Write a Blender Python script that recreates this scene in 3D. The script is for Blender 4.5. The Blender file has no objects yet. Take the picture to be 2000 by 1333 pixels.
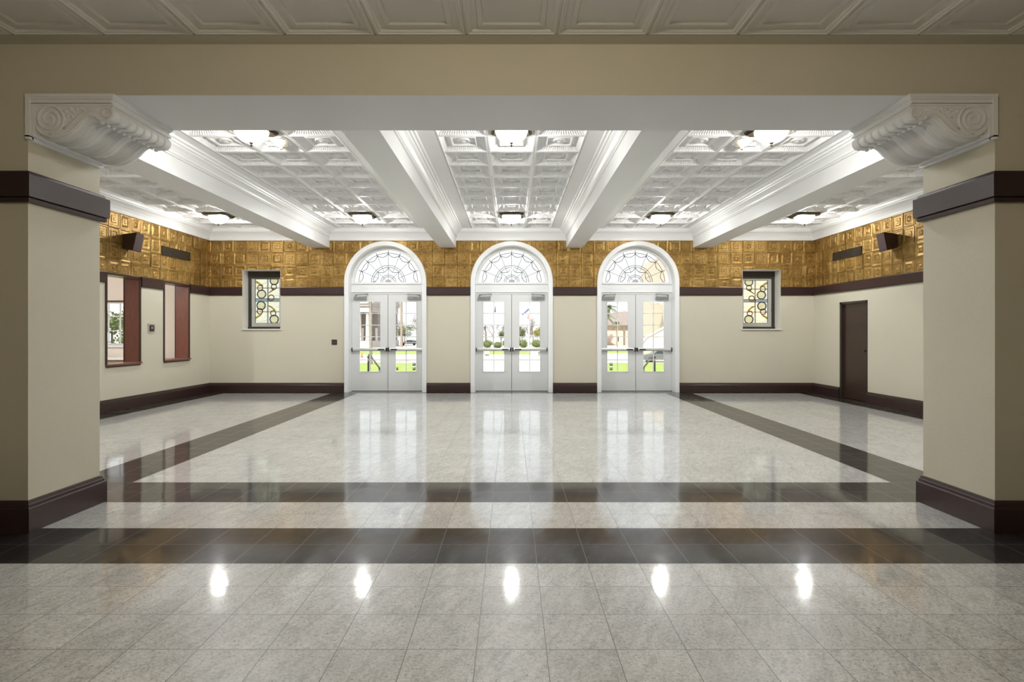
import bpy, bmesh, math, random
from math import sin, cos, pi, radians, sqrt
from mathutils import Vector, Matrix

C = bpy.context.scene.collection
SC = bpy.context.scene
random.seed(7)

# ------------------------------------------------------------------ camera
EYE = 1.386
cam_d = bpy.data.cameras.new('camera')
cam = bpy.data.objects.new('camera', cam_d); C.objects.link(cam)
cam.location = (0, 0, EYE); cam.rotation_euler = (pi/2, 0, 0)
cam_d.sensor_width = 36.0
cam_d.lens = 36.0*1100/2000
cam_d.shift_x = 1.0/2000
cam_d.shift_y = -16.5/2000
cam_d.clip_start = 0.05; cam_d.clip_end = 1000
SC.camera = cam

# ------------------------------------------------------------------ sky, sun, exposure
w = bpy.data.worlds.new('sky'); SC.world = w; w.use_nodes = True
nt = w.node_tree; nt.nodes.clear()
tc = nt.nodes.new('ShaderNodeTexCoord'); sx = nt.nodes.new('ShaderNodeSeparateXYZ')
rmp = nt.nodes.new('ShaderNodeValToRGB'); bg = nt.nodes.new('ShaderNodeBackground'); out = nt.nodes.new('ShaderNodeOutputWorld')
rmp.color_ramp.elements[0].position = 0.0; rmp.color_ramp.elements[0].color = (0.98, 0.99, 1.0, 1)
rmp.color_ramp.elements[1].position = 0.8; rmp.color_ramp.elements[1].color = (0.86, 0.93, 1.0, 1)
nt.links.new(tc.outputs['Generated'], sx.inputs[0]); nt.links.new(sx.outputs['Z'], rmp.inputs[0])
nt.links.new(rmp.outputs[0], bg.inputs[0]); nt.links.new(bg.outputs[0], out.inputs[0])
bg.inputs[1].default_value = 0.84
sun_d = bpy.data.lights.new('sun', 'SUN'); sun_d.energy = 6.0; sun_d.angle = radians(1.0); sun_d.color = (1.0, 0.95, 0.86)
sun = bpy.data.objects.new('sun', sun_d); C.objects.link(sun)
sun.rotation_euler = (radians(42), 0, radians(-18)); sun.location = (0, -5, 20)
LAMP_W = 110.0
GLOW_W = 42.0
HALL_W = 80.0
LAMP_COL = (0.89, 1.0, 1.17)
GLOW_COL = (0.93, 0.98, 1.04)
HALL_COL = (1.0, 0.93, 0.80)
vs = SC.view_settings
vs.view_transform = 'Standard'; vs.look = 'None'; vs.gamma = 1.0; vs.use_curve_mapping = False
vs.exposure = 0.58

# ------------------------------------------------------------------ helpers
class MB:
    """collects geometry for one mesh"""
    def __init__(s): s.v = []; s.f = []; s.m = []; s.s = []
    def vert(s, p): s.v.append(tuple(p)); return len(s.v)-1
    def face(s, idx, m=0, smooth=False): s.f.append(tuple(idx)); s.m.append(m); s.s.append(smooth)
    def poly(s, pts, m=0, smooth=False): s.face([s.vert(p) for p in pts], m, smooth)
    def box(s, x0, x1, y0, y1, z0, z1, m=0, mats=None):
        b = len(s.v)
        for z in (z0, z1):
            for x, y in ((x0, y0), (x1, y0), (x1, y1), (x0, y1)): s.v.append((x, y, z))
        fs = [('b', (0, 3, 2, 1)), ('t', (4, 5, 6, 7)), ('f', (0, 1, 5, 4)), ('r', (1, 2, 6, 5)), ('k', (2, 3, 7, 6)), ('l', (3, 0, 4, 7))]
        for k, q in fs: s.face([b+i for i in q], mats.get(k, m) if mats else m)
    def grid(s, rows, m=0, smooth=True, closed=False):
        """rows: list of equal-length point lists"""
        n = len(rows[0]); b = len(s.v)
        for r in rows: s.v.extend(tuple(p) for p in r)
        for i in range(len(rows)-1):
            for j in range(n if closed else n-1):
                k = (j+1) % n
                s.face((b+i*n+j, b+i*n+k, b+(i+1)*n+k, b+(i+1)*n+j), m, smooth)
        return b
    def lathe(s, prof, c=(0, 0, 0), n=24, m=0, smooth=True, cap=True):
        rows = [[(c[0]+r*cos(2*pi*j/n), c[1]+r*sin(2*pi*j/n), c[2]+z) for j in range(n)] for r, z in prof]
        b = s.grid(rows, m, smooth, True)
        if cap:
            if prof[0][0] > 1e-4: s.face([b+j for j in range(n)][::-1], m)
            if prof[-1][0] > 1e-4: s.face([b+(len(prof)-1)*n+j for j in range(n)], m)
    def tube(s, pts, r, n=8, m=0, cap=True, smooth=True):
        pts = [Vector(p) for p in pts]; rows = []
        rr = r if isinstance(r, (list, tuple)) else [r]*len(pts)
        prev = None
        for i, p in enumerate(pts):
            a = pts[max(i-1, 0)]; b = pts[min(i+1, len(pts)-1)]
            t = (b-a); t = t.normalized() if t.length > 1e-9 else Vector((0, 0, 1))
            if prev is None:
                u = t.orthogonal().normalized()
            else:
                u = prev - t*prev.dot(t)
                u = u.normalized() if u.length > 1e-6 else t.orthogonal().normalized()
            prev = u; v = t.cross(u)
            rows.append([p+(u*cos(2*pi*j/n)+v*sin(2*pi*j/n))*rr[i] for j in range(n)])
        b = s.grid(rows, m, smooth, True)
        if cap:
            s.face([b+j for j in range(n)][::-1], m); s.face([b+(len(rows)-1)*n+j for j in range(n)], m)
    def ellipsoid(s, c, r, n=10, k=6, m=0):
        rows = []
        for i in range(k+1):
            a = -pi/2+pi*i/k
            rows.append([(c[0]+r[0]*cos(a)*cos(2*pi*j/n), c[1]+r[1]*cos(a)*sin(2*pi*j/n), c[2]+r[2]*sin(a)) for j in range(n)])
        s.grid(rows, m, True, True)
    def prism(s, pts, axis, a0, a1, m=0):
        """extrude a closed 2D outline along an axis ('x','y','z')"""
        def P(p, a): return {'x': (a, p[0], p[1]), 'y': (p[0], a, p[1]), 'z': (p[0], p[1], a)}[axis]
        b = len(s.v); n = len(pts)
        for a in (a0, a1): s.v.extend(P(p, a) for p in pts)
        for j in range(n): s.face((b+j, b+(j+1) % n, b+n+(j+1) % n, b+n+j), m)
        s.face([b+j for j in range(n)][::-1], m); s.face([b+n+j for j in range(n)], m)
    def build(s, name, mats, parent=None, fix=True):
        me = bpy.data.meshes.new(name); me.from_pydata(s.v, [], s.f)
        if not isinstance(mats, (list, tuple)): mats = [mats]
        for mt in mats: me.materials.append(mt)
        me.polygons.foreach_set('material_index', s.m)
        me.polygons.foreach_set('use_smooth', s.s)
        if fix:
            bm = bmesh.new(); bm.from_mesh(me)
            bmesh.ops.recalc_face_normals(bm, faces=bm.faces[:]); bm.to_mesh(me); bm.free()
        me.update()
        o = bpy.data.objects.new(name, me); C.objects.link(o)
        if parent: o.parent = parent
        return o

def tag(o, label, cat, group=None, kind=None):
    o['label'] = label; o['category'] = cat
    if group: o['group'] = group
    if kind: o['kind'] = kind
    return o
def struct(o, label, cat): return tag(o, label, cat, None, 'structure')
def empty(name, loc=(0, 0, 0)):
    o = bpy.data.objects.new(name, None); C.objects.link(o); o.location = loc; o.empty_display_size = .1
    return o
def copy_tree(o, parent=None):
    c = o.copy(); C.objects.link(c)
    if parent: c.parent = parent
    for ch in list(o.children): copy_tree(ch, c)
    return c

def sweep(mb, path, prof, m=0):
    """moulding: profile of (offset, z) carried along a 2D path, offset to its left, mitred"""
    n = len(path); rows = []
    for i in range(n):
        P = Vector(path[i])
        ds = []
        if i > 0: ds.append((P-Vector(path[i-1])).normalized())
        if i < n-1: ds.append((Vector(path[i+1])-P).normalized())
        ns = [Vector((-d.y, d.x)) for d in ds]
        if len(ns) == 1: mv = ns[0]
        else:
            mv = ns[0]+ns[1]; mv = mv/(mv.dot(ns[0]))
        rows.append([(P.x+mv.x*o, P.y+mv.y*o, z) for o, z in prof])
    k = len(prof); b = len(mb.v)
    for r in rows: mb.v.extend(r)
    for i in range(n-1):
        for j in range(k):
            jj = (j+1) % k
            mb.face((b+i*k+j, b+(i+1)*k+j, b+(i+1)*k+jj, b+i*k+jj), m)
    mb.face([b+j for j in range(k)], m); mb.face([b+(n-1)*k+j for j in range(k)][::-1], m)

# ------------------------------------------------------------------ materials
class NT:
    def __init__(s, name):
        s.mat = bpy.data.materials.new(name); s.mat.use_nodes = True; s.t = s.mat.node_tree
        s.t.nodes.clear(); s.out = s.n('ShaderNodeOutputMaterial')
    def n(s, typ, **kw):
        nd = s.t.nodes.new(typ)
        for k, v in kw.items(): setattr(nd, k, v)
        return nd
    def l(s, a, b): s.t.links.new(a, b)
    def val(s, x, sock):
        if isinstance(x, (int, float)): sock.default_value = x
        else: s.l(x, sock)
    def math(s, op, a, b=None, c=None, clamp=False):
        nd = s.n('ShaderNodeMath', operation=op); nd.use_clamp = clamp
        s.val(a, nd.inputs[0])
        if b is not None: s.val(b, nd.inputs[1])
        if c is not None: s.val(c, nd.inputs[2])
        return nd.outputs[0]
    def noise(s, vec, scale, detail=3, rough=.55):
        nd = s.n('ShaderNodeTexNoise'); nd.inputs['Scale'].default_value = scale; nd.inputs['Detail'].default_value = detail
        nd.inputs['Roughness'].default_value = rough
        s.l(vec, nd.inputs['Vector']); return nd.outputs['Fac']
    def mapping(s, vec, scale):
        nd = s.n('ShaderNodeMapping'); nd.inputs['Scale'].default_value = scale; s.l(vec, nd.inputs['Vector']); return nd.outputs[0]
    def ramp(s, fac, stops):
        nd = s.n('ShaderNodeValToRGB'); e = nd.color_ramp.elements
        while len(e) < len(stops): e.new(.5)
        for k, (p, c) in zip(e, stops): k.position = p; k.color = (*c, 1)
        s.l(fac, nd.inputs[0]); return nd.outputs[0]
    def mix(s, fac, a, b, typ='MIX'):
        nd = s.n('ShaderNodeMix', data_type='RGBA', blend_type=typ)
        s.val(fac, nd.inputs['Factor'])
        for x, sock in ((a, nd.inputs['A']), (b, nd.inputs['B'])):
            if isinstance(x, tuple): sock.default_value = (*x, 1)
            else: s.l(x, sock)
        return nd.outputs['Result']
    def bump(s, h, strength=.3, dist=.01):
        nd = s.n('ShaderNodeBump'); nd.inputs['Strength'].default_value = strength; nd.inputs['Distance'].default_value = dist
        s.l(h, nd.inputs['Height']); return nd.outputs[0]
    def bsdf(s, col, rough=.5, metal=0., normal=None, spec=.5, coat=0.):
        nd = s.n('ShaderNodeBsdfPrincipled')
        if isinstance(col, tuple): nd.inputs['Base Color'].default_value = (*col, 1)
        else: s.l(col, nd.inputs['Base Color'])
        s.val(rough, nd.inputs['Roughness']); s.val(metal, nd.inputs['Metallic'])
        nd.inputs['Specular IOR Level'].default_value = spec; nd.inputs['Coat Weight'].default_value = coat
        if normal is not None: s.l(normal, nd.inputs['Normal'])
        s.l(nd.outputs[0], s.out.inputs[0]); return nd
    def pos(s): return s.n('ShaderNodeTexCoord').outputs['Object']

def simple(name, col, rough=.5, metal=0., var=.06, scale=6., bump=0., bscale=60., spec=.5):
    t = NT(name); p = t.pos(); f = t.noise(p, scale, 3)
    c = t.mix(f, tuple(x*(1-var) for x in col), tuple(min(1, x*(1+var)) for x in col))
    nrm = t.bump(t.noise(p, bscale, 4), bump, .004) if bump else None
    t.bsdf(c, rough, metal, nrm, spec); return t.mat

M = {}
M['cream'] = simple('cream_wall_paint', (.635, .592, .472), .62, var=.03, scale=1.6, bump=.25, bscale=90)
M['white'] = simple('white_paint', (.90, .90, .90), .38, var=.02, scale=2.)
M['plaster'] = simple('white_plaster_tile', (.89, .885, .88), .42, var=.03, scale=5.)
M['hallceil'] = simple('warm_white_ceiling_tile', (.80, .765, .69), .5, var=.03, scale=5.)
M['pink'] = simple('pale_pink_paint', (.82, .73, .66), .6, var=.02)
M['reveal'] = simple('white_reveal_paint', (.80, .78, .72), .5, var=.02)
M['doorwhite'] = simple('door_enamel', (.80, .805, .80), .33, var=.02, scale=3.)
M['closer'] = simple('grey_metal_closer', (.33, .33, .32), .4, .6)
M['alum'] = simple('satin_aluminium', (.78, .78, .76), .32, .5)
M['black'] = simple('black_plastic', (.018, .017, .017), .35)
M['brown_plate'] = simple('brown_wall_plate', (.035, .026, .02), .4)
M['bronze'] = simple('dark_bronze', (.07, .052, .03), .35, .7, var=.2)
M['cream_plastic'] = simple('cream_plastic', (.74, .69, .55), .4)
M['lead'] = simple('lead_came', (.09, .09, .095), .5, .4)
M['greyiron'] = simple('grey_fanlight_iron', (.16, .16, .165), .5, .2)
M['hub'] = simple('grey_hub', (.45, .45, .46), .5)
M['sashgrey'] = simple('pale_grey_sash', (.50, .49, .44), .45)
M['darkframe'] = simple('dark_brown_window_frame', (.035, .027, .02), .45)
M['tin'] = simple('silver_plate', (.62, .60, .55), .35, .7)
M['ventmetal'] = simple('dark_bronze_grille', (.045, .036, .024), .45, .3)
M['rail'] = simple('dark_grey_rail', (.10, .10, .10), .4, .3)
M['stone'] = simple('pale_stone', (0.520, 0.462, 0.422), .7, var=.08)
M['tan'] = simple('tan_counter', (.36, .28, .18), .5)

def wood(name, a, b, rough=.33):
    t = NT(name); p = t.pos()
    g = t.noise(t.mapping(p, (3, 3, 26)), 3, 6, .65); g2 = t.noise(p, 1.2, 2)
    c = t.mix(t.math('MULTIPLY', g, g2), a, b); c = t.ramp(g, [(.3, a), (.7, b)])
    t.bsdf(c, rough, 0, t.bump(g, .06, .002)); return t.mat
def wood_v(name, a, b, rough=.33):
    t = NT(name); p = t.pos()
    g = t.noise(t.mapping(p, (26, 26, 2.2)), 3, 6, .65)
    t.bsdf(t.ramp(g, [(.3, a), (.7, b)]), rough, 0, t.bump(g, .06, .002)); return t.mat
M['wood'] = wood('dark_mahogany', (.030, .0135, .012), (.046, .021, .019))
M['woodv'] = wood_v('dark_mahogany_upright', (.032, .0145, .010), (.050, .024, .017), .3)
M['woodlit'] = wood_v('lit_red_mahogany', (.165, .060, .042), (.24, .092, .064), .35)  # light falling on jambs and sills is put into this lighter mahogany

def gold_mat():
    t = NT('brushed_gold_leaf'); p = t.pos()
    n1 = t.noise(p, 2.6, 3); n2 = t.noise(t.mapping(p, (1, 1, 1)), 28, 5, .7)
    wv = t.n('ShaderNodeTexWhiteNoise', noise_dimensions='3D')
    sn = t.n('ShaderNodeVectorMath', operation='SNAP'); sn.inputs[1].default_value = (.048, .048, .048); t.l(p, sn.inputs[0]); t.l(sn.outputs[0], wv.inputs[0])
    f = t.math('ADD', t.math('MULTIPLY', n1, .45), t.math('MULTIPLY', n2, .55))
    f = t.math('ADD', f, t.math('MULTIPLY', t.math('SUBTRACT', wv.outputs['Value'], .5), .10))
    c = t.ramp(f, [(.32, (.17, .092, .02)), (.5, (.33, .195, .05)), (.68, (.54, .355, .125))])
    t.bsdf(c, t.math('ADD', t.math('MULTIPLY', n2, .24), .34), .60, t.bump(n2, .35, .004)); return t.mat
M['gold'] = gold_mat()

T = 0.305
def floor_mat(name, dark):
    t = NT(name); p = t.pos(); s = t.n('ShaderNodeSeparateXYZ'); t.l(p, s.inputs[0])
    ux = t.math('DIVIDE', t.math('ADD', s.outputs['X'], T/2), T); uy = t.math('DIVIDE', t.math('SUBTRACT', s.outputs['Y'], 3.377), T)
    fx = t.math('FRACT', ux); fy = t.math('FRACT', uy)
    ix = t.math('FLOOR', ux); iy = t.math('FLOOR', uy)
    cb = t.n('ShaderNodeCombineXYZ'); t.l(ix, cb.inputs[0]); t.l(iy, cb.inputs[1])
    wn = t.n('ShaderNodeTexWhiteNoise', noise_dimensions='2D'); t.l(cb.outputs[0], wn.inputs[0])
    rc = t.n('ShaderNodeSeparateColor'); t.l(wn.outputs['Color'], rc.inputs[0])
    ex = t.math('MINIMUM', fx, t.math('SUBTRACT', 1., fx)); ey = t.math('MINIMUM', fy, t.math('SUBTRACT', 1., fy))
    grout = t.math('LESS_THAN', t.math('MINIMUM', ex, ey), .0065)
    # per-tile shifted coordinates so that no two tiles share their figure
    off = t.n('ShaderNodeVectorMath', operation='MULTIPLY_ADD'); t.l(wn.outputs['Color'], off.inputs[0]); off.inputs[1].default_value = (9, 9, 9); t.l(p, off.inputs[2])
    rot = t.n('ShaderNodeMapping'); rot.inputs['Rotation'].default_value = (0, 0, radians(24)); t.l(off.outputs[0], rot.inputs['Vector'])
    streak = t.noise(t.mapping(rot.outputs[0], (11, 2.2, 1)), 2.4, 5, .6)
    speck = t.noise(off.outputs[0], 70, 4, .7); mott = t.noise(off.outputs[0], 9, 4, .6)
    if dark:
        f = t.math('ADD', t.math('MULTIPLY', streak, .6), t.math('MULTIPLY', mott, .4))
        c = t.ramp(f, [(.35, (.012, .0105, .010)), (.55, (.026, .0225, .021)), (.72, (.062, .056, .052))])
        gc = (.11, .10, .09); rv = .35
    else:
        f = t.math('ADD', t.math('ADD', t.math('MULTIPLY', streak, .24), t.math('MULTIPLY', mott, .20)), t.math('MULTIPLY', speck, .56))
        c = t.ramp(f, [(.39, (.33, .325, .31)), (.5, (.57, .565, .55)), (.61, (.73, .725, .71))])
        dk = t.math('MULTIPLY', t.math('GREATER_THAN', t.noise(off.outputs[0], 95, 2, .5), .655), t.math('GREATER_THAN', mott, .47))
        c = t.mix(t.math('MULTIPLY', dk, .75), c, (.12, .11, .10))
        gc = (.085, .08, .07); rv = .13
    tone = t.math('ADD', t.math('MULTIPLY', rc.outputs[0], rv), 1-rv/2)
    tn = t.n('ShaderNodeVectorMath', operation='SCALE'); t.l(c, tn.inputs[0]); t.l(tone, tn.inputs['Scale'])
    c = t.mix(grout, tn.outputs[0], gc)
    tilt = t.math('ADD', t.math('MULTIPLY', t.math('SUBTRACT', rc.outputs[1], .5), fx), t.math('MULTIPLY', t.math('SUBTRACT', rc.outputs[2], .5), fy))
    h = t.math('ADD', t.math('MULTIPLY', tilt, .0011), t.math('MULTIPLY', t.noise(t.mapping(p, (1, 1, 1)), 5.5, 2), .0007))
    nb = t.bump(h, 1.0, 1.0)
    rough = t.math('ADD', t.math('MULTIPLY', grout, .4), t.math('ADD', .045, t.math('MULTIPLY', mott, .05)))
    b = t.bsdf(c, .34, 0, None, .06 if dark else .5, .72 if dark else 1.0)
    t.l(rough, b.inputs['Coat Roughness']); t.l(nb, b.inputs['Coat Normal']); b.inputs['Coat IOR'].default_value = 1.45
    return t.mat
M['floor'] = floor_mat('grey_granite_tile', False)
M['floor_dark'] = floor_mat('dark_granite_tile', True)

def glass_mat():
    t = NT('clear_glass'); tr = t.n('ShaderNodeBsdfTransparent'); gl = t.n('ShaderNodeBsdfGlossy'); fr = t.n('ShaderNodeFresnel'); mx = t.n('ShaderNodeMixShader')
    tr.inputs[0].default_value = (.97, .98, .975, 1); gl.inputs['Roughness'].default_value = .02; fr.inputs[0].default_value = 1.35
    t.l(fr.outputs[0], mx.inputs[0]); t.l(tr.outputs[0], mx.inputs[1]); t.l(gl.outputs[0], mx.inputs[2]); t.l(mx.outputs[0], t.out.inputs[0]); return t.mat
M['glass'] = glass_mat()
def bowl_mat():
    t = NT('frosted_alabaster_glass'); p = t.pos(); n = t.noise(p, 9, 3)
    tr = t.n('ShaderNodeBsdfTransparent'); tl = t.n('ShaderNodeBsdfTranslucent'); df = t.n('ShaderNodeBsdfPrincipled'); em = t.n('ShaderNodeEmission')
    c = t.ramp(n, [(.35, (.80, .70, .52)), (.65, (.95, .88, .74))])
    t.l(c, tl.inputs[0]); t.l(c, df.inputs['Base Color']); df.inputs['Roughness'].default_value = .25
    tr.inputs[0].default_value = (1, .95, .86, 1)
    t.l(c, em.inputs[0]); em.inputs[1].default_value = .7
    a = t.n('ShaderNodeMixShader'); a.inputs[0].default_value = .35; t.l(tl.outputs[0], a.inputs[1]); t.l(df.outputs[0], a.inputs[2])
    b = t.n('ShaderNodeMixShader'); b.inputs[0].default_value = .7; t.l(tr.outputs[0], b.inputs[2]); t.l(a.outputs[0], b.inputs[1])
    ad = t.n('ShaderNodeAddShader'); t.l(b.outputs[0], ad.inputs[0]); t.l(em.outputs[0], ad.inputs[1]); t.l(ad.outputs[0], t.out.inputs[0]); return t.mat
M['bowl'] = bowl_mat()
def artglass(name, col, tex=.25):
    t = NT(name); p = t.pos(); n = t.noise(p, 26, 4, .65)
    c = t.mix(n, tuple(x*(1-tex) for x in col), tuple(min(1, x*(1+tex)) for x in col))
    tl = t.n('ShaderNodeBsdfTranslucent'); gl = t.n('ShaderNodeBsdfPrincipled'); mx = t.n('ShaderNodeMixShader')
    t.l(c, tl.inputs[0]); t.l(c, gl.inputs['Base Color']); gl.inputs['Roughness'].default_value = .2
    mx.inputs[0].default_value = .2; t.l(tl.outputs[0], mx.inputs[1]); t.l(gl.outputs[0], mx.inputs[2])
    tp = t.n('ShaderNodeBsdfTransparent'); t.l(c, tp.inputs[0]); m2 = t.n('ShaderNodeMixShader'); m2.inputs[0].default_value = .5
    t.l(mx.outputs[0], m2.inputs[1]); t.l(tp.outputs[0], m2.inputs[2]); t.l(m2.outputs[0], t.out.inputs[0]); return t.mat
M['ag_cream'] = artglass('cream_art_glass', (.86, .84, .70), .2)
M['ag_pale'] = artglass('pale_centre_glass', (.93, .90, .76), .1)
M['ag_blue'] = artglass('blue_art_glass', (.24, .34, .50), .3)
M['ag_amber'] = artglass('amber_art_glass', (.66, .42, .16), .3)
M['ag_green'] = artglass('olive_art_glass', (.68, .62, .26), .3)
M['ag_mauve'] = artglass('mauve_art_glass', (.50, .40, .46), .3)
M['ag_bar'] = artglass('pale_blue_bar_glass', (.60, .66, .74), .15)

def brick(name, a, b, mort, scale):
    t = NT(name); p = t.pos(); bt = t.n('ShaderNodeTexBrick'); t.l(t.mapping(p, (1, 1, 1)), bt.inputs['Vector'])
    sp = t.n('ShaderNodeSeparateXYZ'); t.l(p, sp.inputs[0]); cb = t.n('ShaderNodeCombineXYZ')
    t.l(t.math('ADD', sp.outputs[0], sp.outputs[1]), cb.inputs[0]); t.l(sp.outputs[2], cb.inputs[1]); t.l(cb.outputs[0], bt.inputs['Vector'])
    bt.inputs['Color1'].default_value = (*a, 1); bt.inputs['Color2'].default_value = (*b, 1); bt.inputs['Mortar'].default_value = (*mort, 1); bt.inputs['Scale'].default_value = scale
    t.bsdf(bt.outputs[0], .8); return t.mat
M['brick_tan'] = brick('tan_brick', (.55, .46, .37), (.62, .53, .43), (.64, .58, .5), 3.)
M['brick_pink'] = brick('pink_brick', (.50, .34, .27), (.58, .42, .34), (.58, .5, .44), 3.)
M['greystone'] = simple('shaded_grey_stone', (.42, .385, .375), .8, var=.1)  # shade on the columned front is put into this darker stone colour
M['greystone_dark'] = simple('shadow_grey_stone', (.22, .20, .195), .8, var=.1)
M['shingle'] = brick('brown_shingle', (0.200, 0.167, 0.149), (0.262, 0.215, 0.200), (0.160, 0.131, 0.120), 2.)
M['stucco'] = simple('cream_stucco', (0.560, 0.502, 0.411), .8, var=.06)
M['grass'] = simple('lawn_grass', (.24, .31, .075), .9, var=.3, scale=.9)
M['paving'] = simple('pale_paving', (0.600, 0.531, 0.451), .8, var=.08, scale=.7)
M['asphalt'] = simple('sunlit_road', (0.560, 0.509, 0.469), .85, var=.05, scale=.3)
M['bark'] = simple('grey_bark', (0.171, 0.135, 0.109), .9, var=.25)
M['palmbark'] = simple('palm_bark', (0.269, 0.222, 0.182), .9, var=.3, scale=5)
M['leaf'] = simple('green_leaf', (0.102, 0.135, 0.044), .7, var=.4, scale=3)
M['leaf_y'] = simple('yellow_green_leaf', (0.240, 0.240, 0.069), .7, var=.3, scale=3)
M['frond'] = simple('palm_frond', (0.102, 0.142, 0.055), .6, var=.3, scale=3)
M['carpaint'] = simple('dark_grey_car_paint', (.17, .18, .19), .25, .4)
M['carlight'] = simple('silver_car_paint', (0.350, 0.360, 0.380), .25, .4)
M['tyre'] = simple('tyre_rubber', (.02, .02, .02), .7)
M['tint'] = simple('tinted_car_glass', (.03, .035, .04), .08)
M['polewhite'] = simple('white_pole', (.85, .85, .85), .4)
M['flagblue'] = simple('blue_flag_cloth', (0.102, 0.131, 0.222), .8)
M['flagred'] = simple('red_white_flag_cloth', (0.549, 0.222, 0.171), .8, var=.4, scale=4)
M['cone'] = simple('orange_cone', (.75, .14, .05), .5)
M['bin'] = simple('grey_bin', (.20, .20, .19), .6)
M['signwhite'] = simple('white_sign', (.8, .8, .78), .5)
M['lampglobe'] = simple('white_lamp_globe', (.85, .85, .82), .3)
M['dark_void'] = simple('dark_window_glass', (.05, .055, .06), .1)

# ------------------------------------------------------------------ the room
XW = 7.02          # side walls
YB = 13.086        # back wall face
YP0, YP1 = 3.918, 4.60   # front and back of the pillars and lintel
XP = 3.363         # pillar inner faces
ZC = 3.78          # room ceiling
ZH = 3.391         # hall ceiling
WT = 0.32          # back wall thickness
YD = YB+WT
DOORS = [-2.925, 0.005, 2.94]
OP, CAS, SPR = .87, .955, 2.552
WIN = [(-6.247, -5.36), (5.36, 6.247)]
WZ0, WZ1 = 1.461, 2.842
PASS = [(9.74, 10.64), (11.36, 12.26)]
PZ0, PZ1 = .803, 2.42
SD = (11.10, 12.04, 2.03)   # side door

# floor: one tile per face
mb = MB()
xs = [-T/2-T*k for k in range(24, 0, -1)]+[-T/2+T*k for k in range(0, 26)]
ys = [3.377+T*k for k in range(-25, 33)]
xs = [x for x in xs if -XW-.29 < x < XW+.29]; xs = [-XW-.29]+xs+[XW+.29]
ys = [y for y in ys if y < YD]+[YD]
for i in range(len(xs)-1):
    for j in range(len(ys)-1):
        cx = (xs[i]+xs[i+1])/2; cy = (ys[j]+ys[j+1])/2; ax = abs(cx)
        dark = 3.377 < cy < 3.987 or 4.597 < cy < 5.207 or (cy > 5.2 and 3.51 < ax < 4.12) or (cy > 4.6 and (ax > 6.56 or cy > 12.83))
        mb.poly([(xs[i], ys[j], 0), (xs[i+1], ys[j], 0), (xs[i+1], ys[j+1], 0), (xs[i], ys[j+1], 0)], 1 if dark else 0)
struct(mb.build('floor', [M['floor'], M['floor_dark']], fix=False), 'polished grey granite tile floor with dark brown tile bands', 'floor')
mb = MB(); mb.box(-XW-.3, XW+.3, -4.4, YD, -.25, -.012)
struct(mb.build('slab', M['stone']), 'concrete slab under the polished tile floor', 'floor slab')

# back wall: lattice of blocks around the openings, arched heads filled
mb = MB()
cuts = sorted([-XW-.3, XW+.3]+[c+s*OP for c in DOORS for s in (-1, 1)]+[x for wn in WIN for x in wn])
for a, b in zip(cuts[:-1], cuts[1:]):
    mid = (a+b)/2
    if any(abs(mid-c) < OP for c in DOORS): mb.box(a, b, YB, YD, 3.44, 4.0)
    elif any(w0 < mid < w1 for w0, w1 in WIN):
        mb.box(a, b, YB, YD, -.25, WZ0); mb.box(a, b, YB, YD, WZ1, 4.0)
    else: mb.box(a, b, YB, YD, -.25, 4.0)
NA = 40
for c in DOORS:
    for y in (YB, YD):
        for k in range(NA):
            a0, a1 = pi*k/NA, pi*(k+1)/NA
            mb.poly([(c+OP*cos(a0), y, SPR+OP*sin(a0)), (c+OP*cos(a1), y, SPR+OP*sin(a1)), (c+OP*cos(a1), y, 3.45), (c+OP*cos(a0), y, 3.45)])
    mb.grid([[(c+OP*cos(pi*k/NA), y, SPR+OP*sin(pi*k/NA)) for k in range(NA+1)] for y in (YB, YD)])
wall_back = struct(mb.build('wall_back', M['cream']), 'cream back wall with three arched doorways and gold tile frieze', 'wall')

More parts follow.
